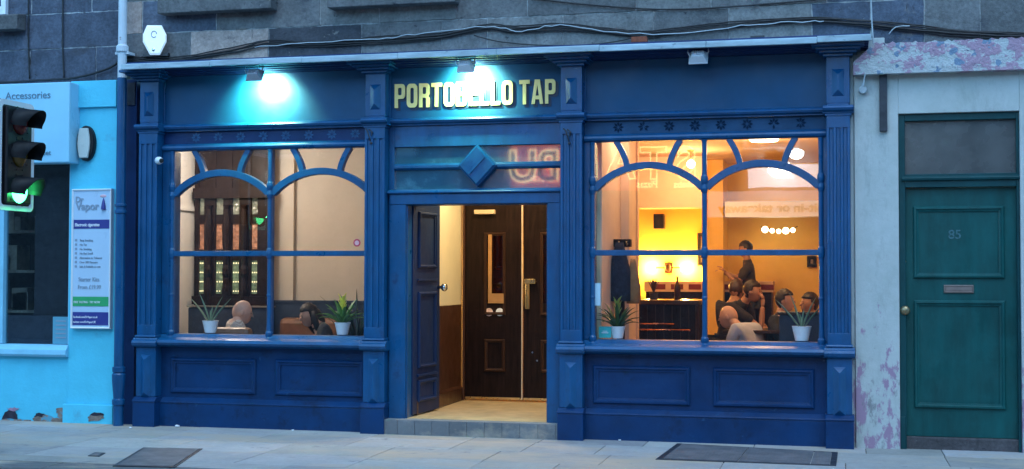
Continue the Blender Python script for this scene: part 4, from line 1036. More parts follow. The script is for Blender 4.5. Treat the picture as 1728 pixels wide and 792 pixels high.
# inner doors
def inner_door(x0, x1, hinge, label):
    t = thing('inner_door', ((x0+x1)/2, 1.85, .15), label, 'door', 'inner lobby doors')
    z0, z1 = .165, 2.32; y0, y1 = 1.85, 1.895
    cx_ = x0 + (x1-x0)*(.52 if hinge == 'l' else .48); gw = .095
    gz0, gz1 = Z(512,1.85,840), Z(396,1.85,840)
    b = MB(); b.box(x0, cx_-gw, y0, y1, z0, z1); b.box(cx_+gw, x1, y0, y1, z0, z1); b.box(cx_-gw, cx_+gw, y0, y1, z0, gz0); b.box(cx_-gw, cx_+gw, y0, y1, gz1, z1)
    lf = b.build('leaf', WOOD, t)
    b = MB(); b.box(cx_-gw, cx_+gw, 1.865, 1.87, gz0, gz1); b.build('pane', glass('door_glass', (.13,.09,.07), 0, 1.5), t)
    b = MB(); b.ring(cx_-gw-.02, cx_+gw+.02, gz0-.12, gz1+.02, y0-.0005, .03, .014); b.ring(cx_-.11, cx_+.11, .45, .78, y0-.0005, .035, .016); b.build('panel_moulding', WOODM, t)
    b = MB(); b.box(x0+.004, x1-.004, y0-.006, y0-.0005, z0+.002, z0+.025); b.build('kick_strip', BRASS, t)
    return t, cx_, gz0, gz1
zc0 = 500
xa_, xm_, xb_ = X(785,1.85,zc0), X(882,1.85,zc0), X(982,1.85,zc0)
t1, c1, g0, g1 = inner_door(xa_, xm_-.004, 'l', 'dark wooden inner lobby door with two small round stickers')
b = MB(); b.box(X(824,1.845), X(830,1.845), 1.838, 1.8495, g0, g1); b.box(X(830,1.845), X(851,1.845), 1.838, 1.8495, g0, g0+.10); b.build('reveal_trim', M('honey_wood', (.42,.22,.08), .4, .2), t1)
for px, s in ((825, 'sticker'), (843, 'sticker')):
    c = at(px, 527, 1.84); b = MB(); b.lathe([(.042,.0),(.042,-.003)], (c.x, 1.8475, c.z), 12, 'y'); b.build(s, WHITET if px > 830 else M('red_white_sticker', (.75,.5,.45), .5, .5, 20), t1)
b = MB(); c = at(818,358,1.82); b.box(c.x-.11, c.x+.11, 1.80, 1.8495, c.z-.022, c.z+.022); b.build('door_closer', M('beige_closer', (.62,.48,.30), .4, .08), t1, bevel=.006)
b = MB(); b.box(xm_-.010, xm_+.003, 1.835, 1.8495, .17, 2.30); b.build('meeting_strip', M('pale_draught_strip', (.62,.50,.36), .4, .1), t1)
t2, c2, g0, g1 = inner_door(xm_+.008, xb_, 'r', 'dark wooden inner lobby door with a brass handle, partly hidden')
b = MB(); q = at(895,475,1.82); b.box(q.x-.06, q.x+.055, 1.80, 1.849, q.z-.024, q.z+.024); q = at(889,500,1.82); b.box(q.x-.022, q.x+.022, 1.83, 1.849, q.z-.13, q.z+.13); b.tube([q+Vector((0,-.05,-.12)), q+Vector((0,-.06,0)), q+Vector((0,-.05,.12))], .011); b.build('handle', BRASS, t2, bevel=.004)
for i, (px, py) in enumerate(((898,595),(906,609))): 
    c = at(px, py, 1.84); b = MB(); b.lathe([(.010,.0),(.010,-.004)], (c.x, 1.8498, c.z), 8, 'y'); b.build('stud', CHROME, t2)
b = MB(); b.box(XLob+.036, xa_-.003, 1.83, 1.92, FZ+.03, 2.6); b.box(xa_-.002, xb_, 1.83, 1.92, 2.325, 2.6); b.box(xb_+.003, XLobR-.001, 1.83, 1.92, FZ+.03, 2.6); b.box(XLob+.036, XLobR-.001, 1.84, 1.91, 2.601, CZ-.002)
tag(b.build('inner_door_frame', WOODR, bevel=.004), 'dark red brown wooden frame round the inner lobby doors', 'door frame')

# timber screen with leaded lights
sc = thing('timber_screen', (X(390,3.0), 3.0, FZ), 'dark carved timber screen with narrow leaded panes, seen through the left window', 'screen')
SY0 = 3.0
cols = [(335,344),(363,376),(391,403),(423,434)]; edges = [328,335,344,363,376,391,403,423,434,450]
def sxp(v): return X(v, SY0, 430)
zrows = [(Z(496,SY0,390), Z(440,SY0,390)), (Z(421,SY0,390), Z(378,SY0,390)), (Z(362,SY0,390), Z(322,SY0,390))]
b = MB()
posts = [(328,335),(344,363),(376,391),(403,423),(434,452)]
for a, c in posts: b.box(sxp(a), sxp(c), SY0, SY0+.08, FZ, CZ-.002)
zr = [FZ, zrows[0][0], zrows[0][1], zrows[1][0], zrows[1][1], zrows[2][0], zrows[2][1], CZ-.002]
for a, c in cols:
    for k in (0,2,4,6): b.box(sxp(a), sxp(c), SY0+.01, SY0+.07, zr[k], zr[k+1])
b.build('frame', WOOD, sc)
b = MB()
for a, c in posts[1:4]:
    xm = (sxp(a)+sxp(c))/2
    b.lathe([(.05,.9),(.05,1.0),(.03,1.03),(.045,1.1),(.055,1.25),(.03,1.4),(.05,1.44),(.05,1.5),(.03,1.55),(.05,1.8),(.055,2.0),(.03,2.2),(.05,2.25)], (xm, SY0-.02, 0), 10)
b.box(sxp(328), sxp(452), SY0-.06, SY0-.002, Z(514,SY0,390), Z(500,SY0,390)); b.box(sxp(328), sxp(452), SY0-.06, SY0-.002, 2.33, 2.45)
b.build('turned_baluster', WOOD, sc)
for k, (za, zb2) in enumerate(zrows):
    for a, c in cols: MB().box(sxp(a), sxp(c), SY0+.03, SY0+.045, za, zb2).build('leaded_pane', (OBS_G, OBS_A, OBS_S)[k], sc)
b = MB()
for a, c in cols:
    for j in range(4):
        for i in range(3):
            zz = zrows[0][0]+.03+j*(zrows[0][1]-zrows[0][0]-.06)/3; xx = sxp(a)+(sxp(c)-sxp(a))*(i+.5)/3
            b.ball((xx, SY0+.026, zz), .009, 8, 6)
b.build('glint_bead', emis('glowing_glint', (1,.88,.50), .5), sc)  # glowing beads stand in for glints on the green panes

# navy banquette and leather sofas on the left
bq = thing('banquette', (X(380,2.4), 2.5, FZ), 'dark navy upholstered banquette along the left room wall', 'bench')
bx0, bx1 = X(313,2.45,540), X(452,2.45,540)
b = MB(); b.box(bx0, bx1, 2.50, 2.62, FZ, Z(519,2.5,380)); b.build('backrest', NAVYFAB, bq, bevel=.02)
b = MB(); b.box(bx0, bx1, 2.05, 2.499, FZ, FZ+.45); b.build('seat', NAVYFAB, bq, bevel=.03)
b = MB(); b.box(bx0-.01, bx1+.01, 2.49, 2.64, Z(519,2.5,380)+.002, Z(516.5,2.5,380)); b.build('top_rail', M('pale_worn_rail', (.20,.18,.15), .4, .2), bq)
def sofa(name, x0, x1, y0, y1, zt, label, m):
    t = thing(name, ((x0+x1)/2, (y0+y1)/2, FZ), label, 'sofa')
    b = MB(); b.box(x0, x1, y0, y1-.22, FZ+.05, FZ+.42); b.build('seat', m, t, bevel=.05)
    b = MB(); b.box(x0, x1, y1-.20, y1, FZ+.05, zt); b.build('backrest', m, t, bevel=.06)
    b = MB(); b.box(x0-.16, x0-.005, y0-.02, y1, FZ+.05, FZ+.62); b.build('arm', m, t, bevel=.06)
    b = MB(); b.box(x1+.005, x1+.16, y0-.02, y1, FZ+.05, FZ+.62); b.build('arm', m, t, bevel=.06)
    return t
sofa('leather_sofa', X(470,2.9,550), X(575,2.9,550), 2.35, 3.08, Z(537,2.9,500), 'tan leather sofa behind the dark haired woman', LEATHER)
# armchair seen from behind
ac = thing('leather_armchair', (X(405,.9), .85, FZ), 'tan leather armchair under the bald man, its back to the window', 'armchair')
axc = X(397,.75,560)
b = MB(); b.box(axc-.25, axc+.25, .52, .66, FZ+.05, Z(552.5,.6,405)); b.xf(Matrix.Identity(4)); b.build('backrest', LEATHER, ac, bevel=.05)
b = MB(); b.box(axc-.24, axc+.26, .67, 1.25, FZ+.05, FZ+.42); b.build('seat', LEATHER, ac, bevel=.05)
for s in (-1, 1):
    b = MB(); b.box(axc+s*.30-.06, axc+s*.30+.06, .55, 1.25, FZ+.05, FZ+.60); b.build('arm', LEATHER, ac, bevel=.04)
def table(name, x, y, h, w, d, label):
    t = thing(name, (x, y, FZ), label, 'table')
    b = MB(); b.box(x-w/2, x+w/2, y-d/2, y+d/2, FZ+h-.035, FZ+h); b.build('tabletop', TABLE, t, bevel=.006)
    b = MB(); b.lathe([(.03,FZ+.03),(.03,FZ+h-.036)], (x,y,0), 12); b.build('pedestal', DARKM, t)
    b = MB(); b.lathe([(.22,FZ),(.22,FZ+.015),(.04,FZ+.03)], (x,y,0), 20); b.build('base', DARKM, t)
    return t
table('pub_table', X(470,1.6,560), 1.55, .62, .6, .6, 'low dark pub table between the bald man and the woman')

# ------------------------------------------------------------------ people
def head_mesh(b, c, yaw, pitch=0, roll=0, r=.105, mi=0):
    """head centred at c, looking along +x rotated by yaw"""
    n0 = len(b.bm.verts)
    vs_ = b.ball((0,0,0), (1,1,1), 24, 18, mi)
    for v in vs_:
        x_, y_, z_ = v.co
        w = .078*(1 - .28*max(0, -z_-.2)); dpt = .098
        X_ = x_*dpt; Y_ = y_*w; Z_ = z_*.118
        if z_ < -.25: X_ += .022*min(1, (-.25-z_)*1.6) * (1 if x_ > -.2 else .2)      # chin forward
        if x_ < -.3 and z_ > -.4: X_ *= 1.05
        if x_ > .55 and z_ > .25: X_ -= .006                                           # brow slope
        if abs(y_) > .5 and z_ < -.3: Y_ *= .88
        v.co = Vector((X_, Y_, Z_))
    b.hull([(.088,-.006,.022),(.088,.006,.022),(.090,.016,-.022),(.090,-.016,-.022)], [(.100,-.003,.012),(.100,.003,.012),(.120,.010,-.024),(.120,-.010,-.024)], None, mi)   # nose
    for s in (-1, 1):
        b.ball((-.004, s*.078, -.004), (.020,.010,.030), 10, 8, mi)                    # ears
        b.ball((.086, s*.032, .010), (.007,.011,.006), 8, 6, mi+1)                     # eyes
        b.ball((.086, s*.033, .030), (.006,.017,.003), 8, 6, mi+1)                     # brows
    b.ball((.094, 0, -.055), (.010,.024,.006), 10, 6, mi+2)                            # mouth
    m = Matrix.Translation(c) @ Matrix.Rotation(yaw, 4, 'Z') @ Matrix.Rotation(pitch, 4, 'Y') @ Matrix.Rotation(roll, 4, 'X')
    b.bm.verts.ensure_lookup_table()
    for v in b.bm.verts[n0:]: v.co = m @ v.co
    return m
def hand_mesh(b, wrist, d, up, side, curl=.5, mi=0):
    """palm plus four bent fingers and a thumb"""
    d = d.normalized(); s_ = d.cross(up).normalized()*side; u_ = s_.cross(d).normalized()*side
    P = lambda a, bb, cc: wrist + d*a + s_*bb + u_*cc
    nodes = [(*P(-.01,0,0),(.024,.017)), (*P(.04,0,0),(.034,.014)), (*P(.082,0,0),(.036,.013))]
    m = skin(nodes, [(0,1),(1,2)], 1); b.bm.from_mesh(m); bpy.data.meshes.remove(m)
    for k, (off, L) in enumerate(((-.028,.070),(-.009,.080),(.010,.074),(.028,.058))):
        a = curl; p0 = P(.075, off, 0); p1 = P(.075+L*.42*math.cos(a*.5), off*1.05, -L*.42*math.sin(a*.5)); p2 = p1 + d*L*.33*math.cos(a*1.3) - u_*L*.33*math.sin(a*1.3); p3 = p2 + d*L*.25*math.cos(a*2) - u_*L*.25*math.sin(a*2)
        m = skin([(*p0,.0095),(*p1,.009),(*p2,.008),(*p3,.0065)], [(0,1),(1,2),(2,3)], 1); b.bm.from_mesh(m); bpy.data.meshes.remove(m)
    m = skin([(*P(.02,-.026,0),.013),(*P(.045,-.050,-.010),.011),(*P(.07,-.058,-.024),.009),(*P(.088,-.052,-.036),.007)], [(0,1),(1,2),(2,3)], 1); b.bm.from_mesh(m); bpy.data.meshes.remove(m)
def person(loc, label, J, yaw, skin_m, top_m, hair=None, hair_m=None, pitch=0, sleeve=1.0, seated=True, hands=True, bot_m=TROUS):
    """J: dict of joints in world space: head, neck, chest, waist, hip, sl, sr, el, er, wl, wr, (kl, kr, al, ar)"""
    t = thing('person', loc, label, 'person')
    V = lambda k: Vector(J[k])
    hipl, hipr = V('hip')+J['side']*.09, V('hip')-J['side']*.09
    b = MB()
    keys = ['hip','waist','chest','neck','head','sl','el','wl','sr','er','wr']
    nd = {'hip':(.15,.11),'waist':(.135,.10),'chest':(.155,.105),'neck':(.056,.056),'head':(.05,.05),'sl':.055,'el':.042,'wl':.027,'sr':.055,'er':.042,'wr':.027}
    bare = {'hip':(.125,.09),'waist':(.105,.075),'chest':(.115,.08),'sl':.045,'sr':.045}
    nodes = [(*V(k), bare.get(k, nd[k])) for k in keys]; ed = [(0,1),(1,2),(2,3),(3,4),(2,5),(5,6),(6,7),(2,8),(8,9),(9,10)]
    if 'kl' in J:
        base = len(nodes)
        nodes += [(*hipl,.085),(*V('kl'),.058),(*V('al'),.038),(*hipr,.085),(*V('kr'),.058),(*V('ar'),.038)]
        ed += [(0,base),(base,base+1),(base+1,base+2),(0,base+3),(base+3,base+4),(base+4,base+5)]
        for a_ in ('al','ar'):
            fdir = J['fwd']; nodes += [(*(V(a_)+fdir*.05-Vector((0,0,.04))),.038),(*(V(a_)+fdir*.15-Vector((0,0,.05))),.03)]
            i_ = len(nodes)-2; ed += [(base+2 if a_ == 'al' else base+5, i_), (i_, i_+1)]
    m = skin(nodes, ed, 2); b.bm.from_mesh(m); bpy.data.meshes.remove(m)
    hm = head_mesh(b, V('head'), yaw, pitch)
    if hands:
        for s, w_, e_ in ((1,'wl','el'),(-1,'wr','er')):
            hand_mesh(b, V(w_), V(w_)-V(e_), Vector((0,0,1)) if abs((V(w_)-V(e_)).normalized().z) < .8 else J['fwd'], s, .55)
    for f in b.bm.faces: f.smooth = True
    b.build('person_body', [skin_m, HAIRD, M('lip', (.34,.12,.10), .5, .1)], t)
    # clothing over the trunk and arms
    b = MB(); g = .013
    sl = sleeve
    lerp = lambda a_, c_, k: V(a_).lerp(V(c_), k)
    def grow(r): return (r[0]+g, r[1]+g) if isinstance(r, tuple) else r+g
    cn = [(*V('hip'),grow(nd['hip'])),(*V('waist'),grow(nd['waist'])),(*V('chest'),grow(nd['chest'])),(*lerp('chest','neck',.45),(.105,.085)),(*lerp('chest','neck',.80),(.074,.072)),(*lerp('chest','neck',1.05),(.062,.062))]
    ce = [(0,1),(1,2),(2,3),(3,4),(4,5)]
    for s, e_, w_ in (('sl','el','wl'),('sr','er','wr')):
        i_ = len(cn); cn += [(*V(s),.075)]; ce += [(2,i_)]
        if sl <= .6: cn += [(*lerp(s,e_,.75),.066)]; ce += [(i_,i_+1)]
        else: cn += [(*V(e_),.056),(*lerp(e_,w_,.9),.040)]; ce += [(i_,i_+1),(i_+1,i_+2)]
    m = skin(cn, ce, 2); b.bm.from_mesh(m); bpy.data.meshes.remove(m)
    b.build('top', top_m, t)
    if 'kl' in J:
        b = MB(); cn = [(*V('hip'),(.17,.13)),(*hipl,.10),(*V('kl'),.072),(*(V('kl').lerp(V('al'),.93)),.055),(*hipr,.10),(*V('kr'),.072),(*(V('kr').lerp(V('ar'),.93)),.055)]
        m = skin(cn, [(0,1),(1,2),(2,3),(0,4),(4,5),(5,6)], 2); b.bm.from_mesh(m); bpy.data.meshes.remove(m); b.build('trousers', bot_m, t)
        b = MB()
        for a_ in ('al','ar'):
            m = skin([(*(V(a_)-J['fwd']*.03-Vector((0,0,.04))),.048),(*(V(a_)+J['fwd']*.10-Vector((0,0,.05))),.045),(*(V(a_)+J['fwd']*.19-Vector((0,0,.055))),.035)], [(0,1),(1,2)], 1); b.bm.from_mesh(m); bpy.data.meshes.remove(m)
        b.build('shoes', BLACK, t)
    if hair:
        b = MB(); vs_ = b.ball((0,0,0), (1,1,1), 28, 20)
        rg = random.Random(hash(label) % 999)
        for v in vs_:
            x_, y_, z_ = v.co; k = 1+rg.uniform(-.045,.045)
            v.co = Vector((x_*.108*k-.008, y_*.089*k, z_*.126*k+.006))
            if x_ > .30 and z_ < .42: v.co.x = .30*.108 - .02; v.co.y *= .80
            if z_ < (-.35 if hair == 'short' else -.8) : v.co.z = max(v.co.z, (-.10 if hair == 'short' else -.11))
            if hair == 'short' and z_ < .1:
                q_ = 1-.20*min(1, (.1-z_)/.55); v.co.y *= q_; v.co.x = min(v.co.x, .012-.03*min(1,(.1-z_)/.4))*(q_ if x_ < 0 else 1)
                v.co.z = max(v.co.z, (-.085 if x_ < -.3 else -.03)+rg.uniform(-.008,.008))
        if hair == 'long':
            for s in (-1, 1):
                b.tube([(-.03, s*.075, .04), (-.02, s*.09, -.05), (-.02, s*.095, -.15), (-.03, s*.08, -.22)], [.03,.036,.034,.012], 8)
            b.tube([(-.08,0,.02), (-.095,0,-.10), (-.09,0,-.22)], [.05,.065,.03], 10)
        b.xf(hm)
        for f in b.bm.faces: f.smooth = True
        b.build('hair', hair_m or HAIRD, t)
    return t
def seated(hp, fwd_deg, hunch=.0, lean=0., reach=None, head_off=(0,0,0), elb=None):
    """joint set for a seated figure; hp = head centre; fwd_deg = facing direction in the plan (0 = +x)"""
    f = Vector((math.cos(R(fwd_deg)), math.sin(R(fwd_deg)), 0)); s = Vector((-f.y, f.x, 0)); h = Vector(hp)
    nk = h - Vector((0,0,.13-hunch*.3)) - f*(.03+lean*.1+hunch*.2); ch = nk - Vector((0,0,.20-hunch*.6)) - f*(.02+lean*.18); wa = ch - Vector((0,0,.22)) - f*lean*.2; hip = wa - Vector((0,0,.15)) - f*lean*.12
    J = dict(head=h, neck=nk, chest=ch, waist=wa, hip=hip, fwd=f, side=s)
    for k, sg in (('l',1),('r',-1)):
        sh = ch + s*sg*.185 + Vector((0,0,.09)); J['s'+k] = sh
        e_ = sh - Vector((0,0,.27)) + f*.08 + s*sg*.04; J['e'+k] = e_
        J['w'+k] = e_ + f*.22 - s*sg*.06 + Vector((0,0,.03))
        kn = hip + f*.46 + s*sg*.11 + Vector((0,0,.02)); J['k'+k] = kn
        J['a'+k] = Vector((kn.x, kn.y, FZ+.075)) + f*.02
    if reach: J.update(reach)
    return J
# bald man, back three-quarters to the window, facing right and away
hb = at(409, 527, 1.0)
person((hb.x, hb.y, FZ), 'bald man in a checked shirt seated in the left window, facing right', seated(hb, 35, .13), R(25), SKIN2, SHIRTC, None, pitch=R(14))
hw_ = at(521, 532, 1.95)
Jw = seated(hw_, 205, .12, lean=.3)
Jw['wr'] = Jw['er']+Jw['fwd']*.2+Jw['side']*.06+Vector((0,0,.0)); 
person((hw_.x, hw_.y, FZ), 'dark haired woman in a dark jacket seated facing left behind the left window', Jw, R(222), SKIN2, JACKET, 'long', HAIRD, pitch=R(18))
# standing man in the right room, drinking, facing left
hs0 = at(1257, 421, 5.7); SC = .86; hs = Vector((hs0.x, hs0.y, FZ+(hs0.z-FZ)/SC)); f = Vector((-1,0,0)); s = Vector((0,-1,0))
nk = hs-Vector((-.02,0,.14)); ch = nk-Vector((-.03,0,.20)); wa = ch-Vector((.0,0,.24)); hip = wa-Vector((-.01,0,.16))
J = dict(head=hs, neck=nk, chest=ch, waist=wa, hip=hip, fwd=f, side=s)
zf_ = FZ
for k, sg in (('l',1),('r',-1)):
    J['s'+k] = ch+s*sg*.19+Vector((0,0,.09))
    J['k'+k] = Vector((hip.x-.02, hip.y+s.y*sg*.10, FZ+.50)); J['a'+k] = Vector((hip.x+.02, hip.y+s.y*sg*.11, FZ+.085))
J['el'] = J['sl']+Vector((-.16,0,-.27)); J['wl'] = J['el']+Vector((-.17,.03,.19))
J['er'] = J['sr']+Vector((-.19,0,-.17)); J['wr'] = J['er']+Vector((-.20,-.06,.08))
sm_ = person((hip.x, hip.y, FZ), 'standing man in a charcoal tee facing left with both forearms raised', J, R(182), SKIN, TEE, 'short', HAIRD, pitch=R(14), sleeve=.5); sm_.scale = (SC, SC, SC)
# two dark figures at the table in front of him
hA = at(1243, 490, 4.4); person((hA.x, hA.y, FZ), 'person with reddish brown hair in a black tee, turned away beside the leaning man', seated(hA, 60, .08), R(70), SKIN, SHIRTN, 'short', HAIRB)
hB = at(1270, 492, 4.0); JB = seated(hB, -20, .08, lean=.5)
JB['er'] = hB+Vector((.10,-.10,-.42)); JB['wr'] = hB+Vector((.115,-.08,-.16)); JB['el'] = JB['sl']+Vector((.10,.05,-.25)); JB['wl'] = JB['el']+Vector((.2,-.05,-.02))
person((hB.x, hB.y, FZ), 'leaning man in a black tee resting his chin on a raised hand', JB, R(-8), SKIN, SHIRTN, 'short', HAIRD, pitch=R(6), sleeve=.5)
hC = at(1229, 535, 3.0); JC = seated(hC, 150, .14, lean=.5); person((hC.x, hC.y, FZ), 'shaven headed man in a pale shirt close behind the right window', JC, R(168), SKIN2, SHIRTP, None, pitch=R(10))
hD = at(1325, 508, 3.2); person((hD.x, hD.y, FZ), 'dark haired person in navy seated behind the right end pot', seated(hD, -15, .05), R(-12), SKIN2, JACKET, 'short', HAIRD)
hE = at(1366, 513, 3.6); person((hE.x, hE.y, FZ), 'person in a plum jumper seated at the far right of the window', seated(hE, 195, .05), R(205), SKIN, SHIRTR, 'short', HAIRD)

# ------------------------------------------------------------------ right room furniture
bar = thing('standin_bar_counter', (X(1120,2.9), 3.0, FZ), 'dark wooden bar counter with two copper rails, added in place of a car reflection in the right window', 'bar counter')  # added counter, stands in for a dark car mirrored in the panes
cx0, cx1 = X(1064,2.9,530), X(1176,2.9,530)
zt_ = Z(506,2.9,1120)
b = MB(); b.box(cx0, cx1, 2.75, 3.35, FZ, zt_-.05); b.build('counter_body', WOOD, bar, bevel=.006)
b = MB(); b.box(cx0-.05, cx1+.05, 2.68, 3.40, zt_-.049, zt_); b.build('countertop', TABLE, bar, bevel=.008)
for yy in (547, 557):
    zz = Z(yy,2.68,1120); b = MB(); b.tube([(cx0+.02, 2.70, zz), (cx1-(.05 if yy == 557 else .22), 2.70, zz)], .010, 8); b.build('copper_rail', COPPER, bar)
b = MB()
for k in range(9): b.box(cx0+.02+k*.088, cx0+.03+k*.088, 2.743, 2.7495, FZ+.1, zt_-.06)
b.build('panel_moulding', WOODM, bar)
# bottles and glasses on the bar
def bottle(x, y, z, m, h, label):
    b = MB(); r = .034
    b.lathe([(r,0),(r,h*.55),(r*.9,h*.62),(r*.38,h*.76),(r*.36,h*.97),(r*.42,h*.98),(r*.42,h)], (x,y,z), 12)
    for f in b.bm.faces: f.smooth = True
    tag(b.build('bottle', m), label, 'bottle', 'bottles on the bar counter')
for k, (px, m, lb) in enumerate(((1076, M('green_bottle', (.01,.05,.02), .1, .1), 'dark green bottle near the left end of the bar counter'), (1143, M('brown_bottle', (.06,.02,.006), .1, .1), 'brown bottle near the middle of the bar counter'))):
    bottle(X(px,3.0,500), 3.0, zt_, m, .25, lb)
# small tap head / carved spiky plant on the back shelf
def leafstrip(b, base, dirv, L, w, droop, mi=0, n=7, cup=.25, tw=0):
    d = Vector(dirv).normalized(); side = d.cross(Vector((0,0,1)));
    if side.length < .05: side = Vector((1,0,0))
    side.normalize(); p = Vector(base); prev = None; prev2 = None
    for i in range(n+1):
        t = i/n; ww = w*(math.sin(PI*(.12+.88*t))**.7 if t < 1 else 0)*(1-.15*t)+.0008
        nrm = side.cross(d).normalized()
        a, c, e = p-side*ww/2+nrm*ww*cup, p, p+side*ww/2+nrm*ww*cup
        th = nrm*(-.0016)
        cur = [b.bm.verts.new(v) for v in (a, c, e)]; cur2 = [b.bm.verts.new(v+th) for v in (a, c, e)]
        if prev:
            for k in range(2):
                f = b.bm.faces.new((prev[k], prev[k+1], cur[k+1], cur[k])); f.material_index = mi; f.smooth = True
                f = b.bm.faces.new((prev2[k+1], prev2[k], cur2[k], cur2[k+1])); f.material_index = mi; f.smooth = True
            for k in (0, 2):
                f = b.bm.faces.new((prev[k], cur[k], cur2[k], prev2[k])); f.material_index = mi
        prev, prev2 = cur, cur2
        p = p + d*L/n; d = (d - Vector((0,0,1))*droop/n*(.4+1.2*t)).normalized()
def pot(t, c, r0, r1, h, m=POT):
    b = MB(); b.lathe([(r0*.96,0),(r0,.004),(r1,h-.008),(r1+.003,h-.004),(r1+.003,h),(r1-.008,h),(r1-.010,h-.02),(.002,h-.021)], c, 24); b.build('pot', m, t, smooth=False, bevel=.001)
    b = MB(); b.lathe([(r1-.011,h-.04),(r1-.011,h-.016),(.002,h-.014)], c, 16); b.build('soil', SOIL, t)
sz = .884
def plant(name, px, py, Yp, kind, label, sc_=1.0, h=.115):
    c = at(px, py, Yp); c = Vector((c.x, Yp, sz)); t = thing(name, c, label, 'potted plant', None)
    rg = random.Random(px)
    pot(t, c, .052*sc_, .074*sc_, h*sc_); top = c + Vector((0,0,h*sc_-.02)); b = MB()
    if kind == 'aloe':
        for (ax_, az_, L, w) in ((-.75,.95,.30,.030),(-.30,1.0,.29,.032),(.12,1,.16,.024),(.40,1,.27,.026),(.78,1.0,.30,.026),(.3,.9,.14,.02),(-.1,.8,.12,.02)):
            leafstrip(b, top+Vector((ax_*.02,rg.uniform(-.02,.02),0)), (ax_, rg.uniform(-.15,.15), az_), L*sc_, w*sc_, .12, 0, 8, .45)
        b.build('leaves', ALOE, t)
    elif kind == 'bromeliad':
        for k in range(22):
            a = k*2.4+rg.uniform(-.2,.2); tilt = .35+.75*(k/22)
            leafstrip(b, top+Vector((.012*math.cos(a),.012*math.sin(a),0)), (math.cos(a)*tilt, math.sin(a)*tilt*.8, 1.0-.28*tilt), rg.uniform(.21,.29)*sc_, .042*sc_, .75+.5*tilt, 0, 8, .22)
        b.build('leaves', LEAFG if px < 800 else LEAFD, t)
        b = MB()
        for k in range(14):
            a = k*2.4; leafstrip(b, top+Vector((.004*math.cos(a),.004*math.sin(a),.10+.008*k)), (math.cos(a)*.40, math.sin(a)*.40, 1), .10*sc_, .030*sc_, .2, 0, 5, .3)
        fl_ = b.build('flower', BRACT if px < 800 else M('olive_bract', (.22,.26,.04), .5, .2), t)
    return t
plant('potted_aloe', 355, 562, .25, 'aloe', 'spiky aloe in a white pot on the left window sill', 1.0)
plant('potted_bromeliad', 578, 565, .25, 'bromeliad', 'yellow flowering bromeliad in a white pot on the left window sill', .98)
plant('potted_bromeliad', 1042, 571, .25, 'bromeliad', 'dark leafed bromeliad in a white pot behind the turquoise card', .92)
plant('potted_aloe', 1353, 577, .25, 'aloe', 'thin leafed aloe in a white pot at the right end of the right sill', 1.08)
# dark palm-like plant behind the yellow bromeliad
c = at(603, 560, .62); t = thing('dark_palm', (c.x, .62, FZ), 'dark spiky palm plant standing behind the yellow bromeliad', 'potted plant')
pot(t, Vector((c.x, .62, FZ)), .10, .14, .55, M('dark_planter', (.03,.03,.035), .6, .2))
b = MB(); rg = random.Random(4)
for k in range(34):
    a = k*2.4; tl = .15+.75*rg.random(); leafstrip(b, (c.x+.03*math.cos(a), .62+.03*math.sin(a), FZ+.5+.25*rg.random()), (math.cos(a)*tl, math.sin(a)*tl, 1), rg.uniform(.35,.52), .022, .55, 0, 7, .2)
b.build('leaves', M('very_dark_leaf', (.018,.030,.012), .5, .3, 12), t)
# plant on the far shelf
c = at(1104, 494, 3.3); t = thing('shelf_plant', (c.x, 3.25, zt_), 'small spiky plant silhouetted on the bar against the lamp', 'potted plant')
pot(t, Vector((c.x, 3.25, zt_)), .04, .05, .07, M('dark_planter', (.03,.03,.035), .6, .2)); b = MB()
for k in range(12):
    a = k*2.4; tl = .1+.5*(k/12); leafstrip(b, (c.x, 3.25, zt_+.06), (math.cos(a)*tl, math.sin(a)*tl, 1), .17, .024, .25, 0, 6, .2)
b.build('leaves', M('red_brown_leaf', (.06,.02,.012), .5, .3, 12), t)
# turquoise card by the pot
b = MB(); c = at(1021, 567, .20); pr = rr(-.055, 0, .055, .10, .014); b.runy(.20, .206, [(c.x+x_, sz+.004+z_) for x_, z_ in pr]); b.xf(Matrix.Identity(4)); 
card = thing('table_card', (c.x, .2, sz), 'turquoise card propped beside the white pot on the right sill', 'card')
b.build('card', CYANC, card)
b = MB(); b.box(c.x-.03, c.x+.03, .1975, .1998, sz+.045, sz+.053); b.box(c.x-.02, c.x+.02, .1975, .1998, sz+.06, sz+.066); b.build('card_print', WHITET, card)
# coat stand with coats
CSY = .98
cs = thing('coat_stand', (X(1047,CSY), CSY, FZ), 'dark coat stand by the peach wall hung with coats', 'coat stand')
cxs = X(1047,CSY,450)
b = MB(); b.box(cxs-.035, cxs+.035, CSY-.01, CSY+.05, FZ, Z(405,CSY,1041)); b.box(cxs-.10, cxs+.10, CSY-.02, CSY+.06, Z(417,CSY,1041), Z(404,CSY,1041)); b.build('post', WOOD, cs, bevel=.006)
b = MB(); b.lathe([(.20,FZ),(.20,FZ+.02),(.05,FZ+.05)], (cxs,CSY+.02,0), 16); b.build('base', WOOD, cs)
b = MB()
for k in range(3): b.tube([(cxs+(k-1)*.07,CSY-.02,Z(412,CSY,1041)), (cxs+(k-1)*.07,CSY-.07,Z(414,CSY,1041)), (cxs+(k-1)*.07,CSY-.09,Z(408,CSY,1041))], .007, 5)
b.build('coat_hook', BRASS, cs)
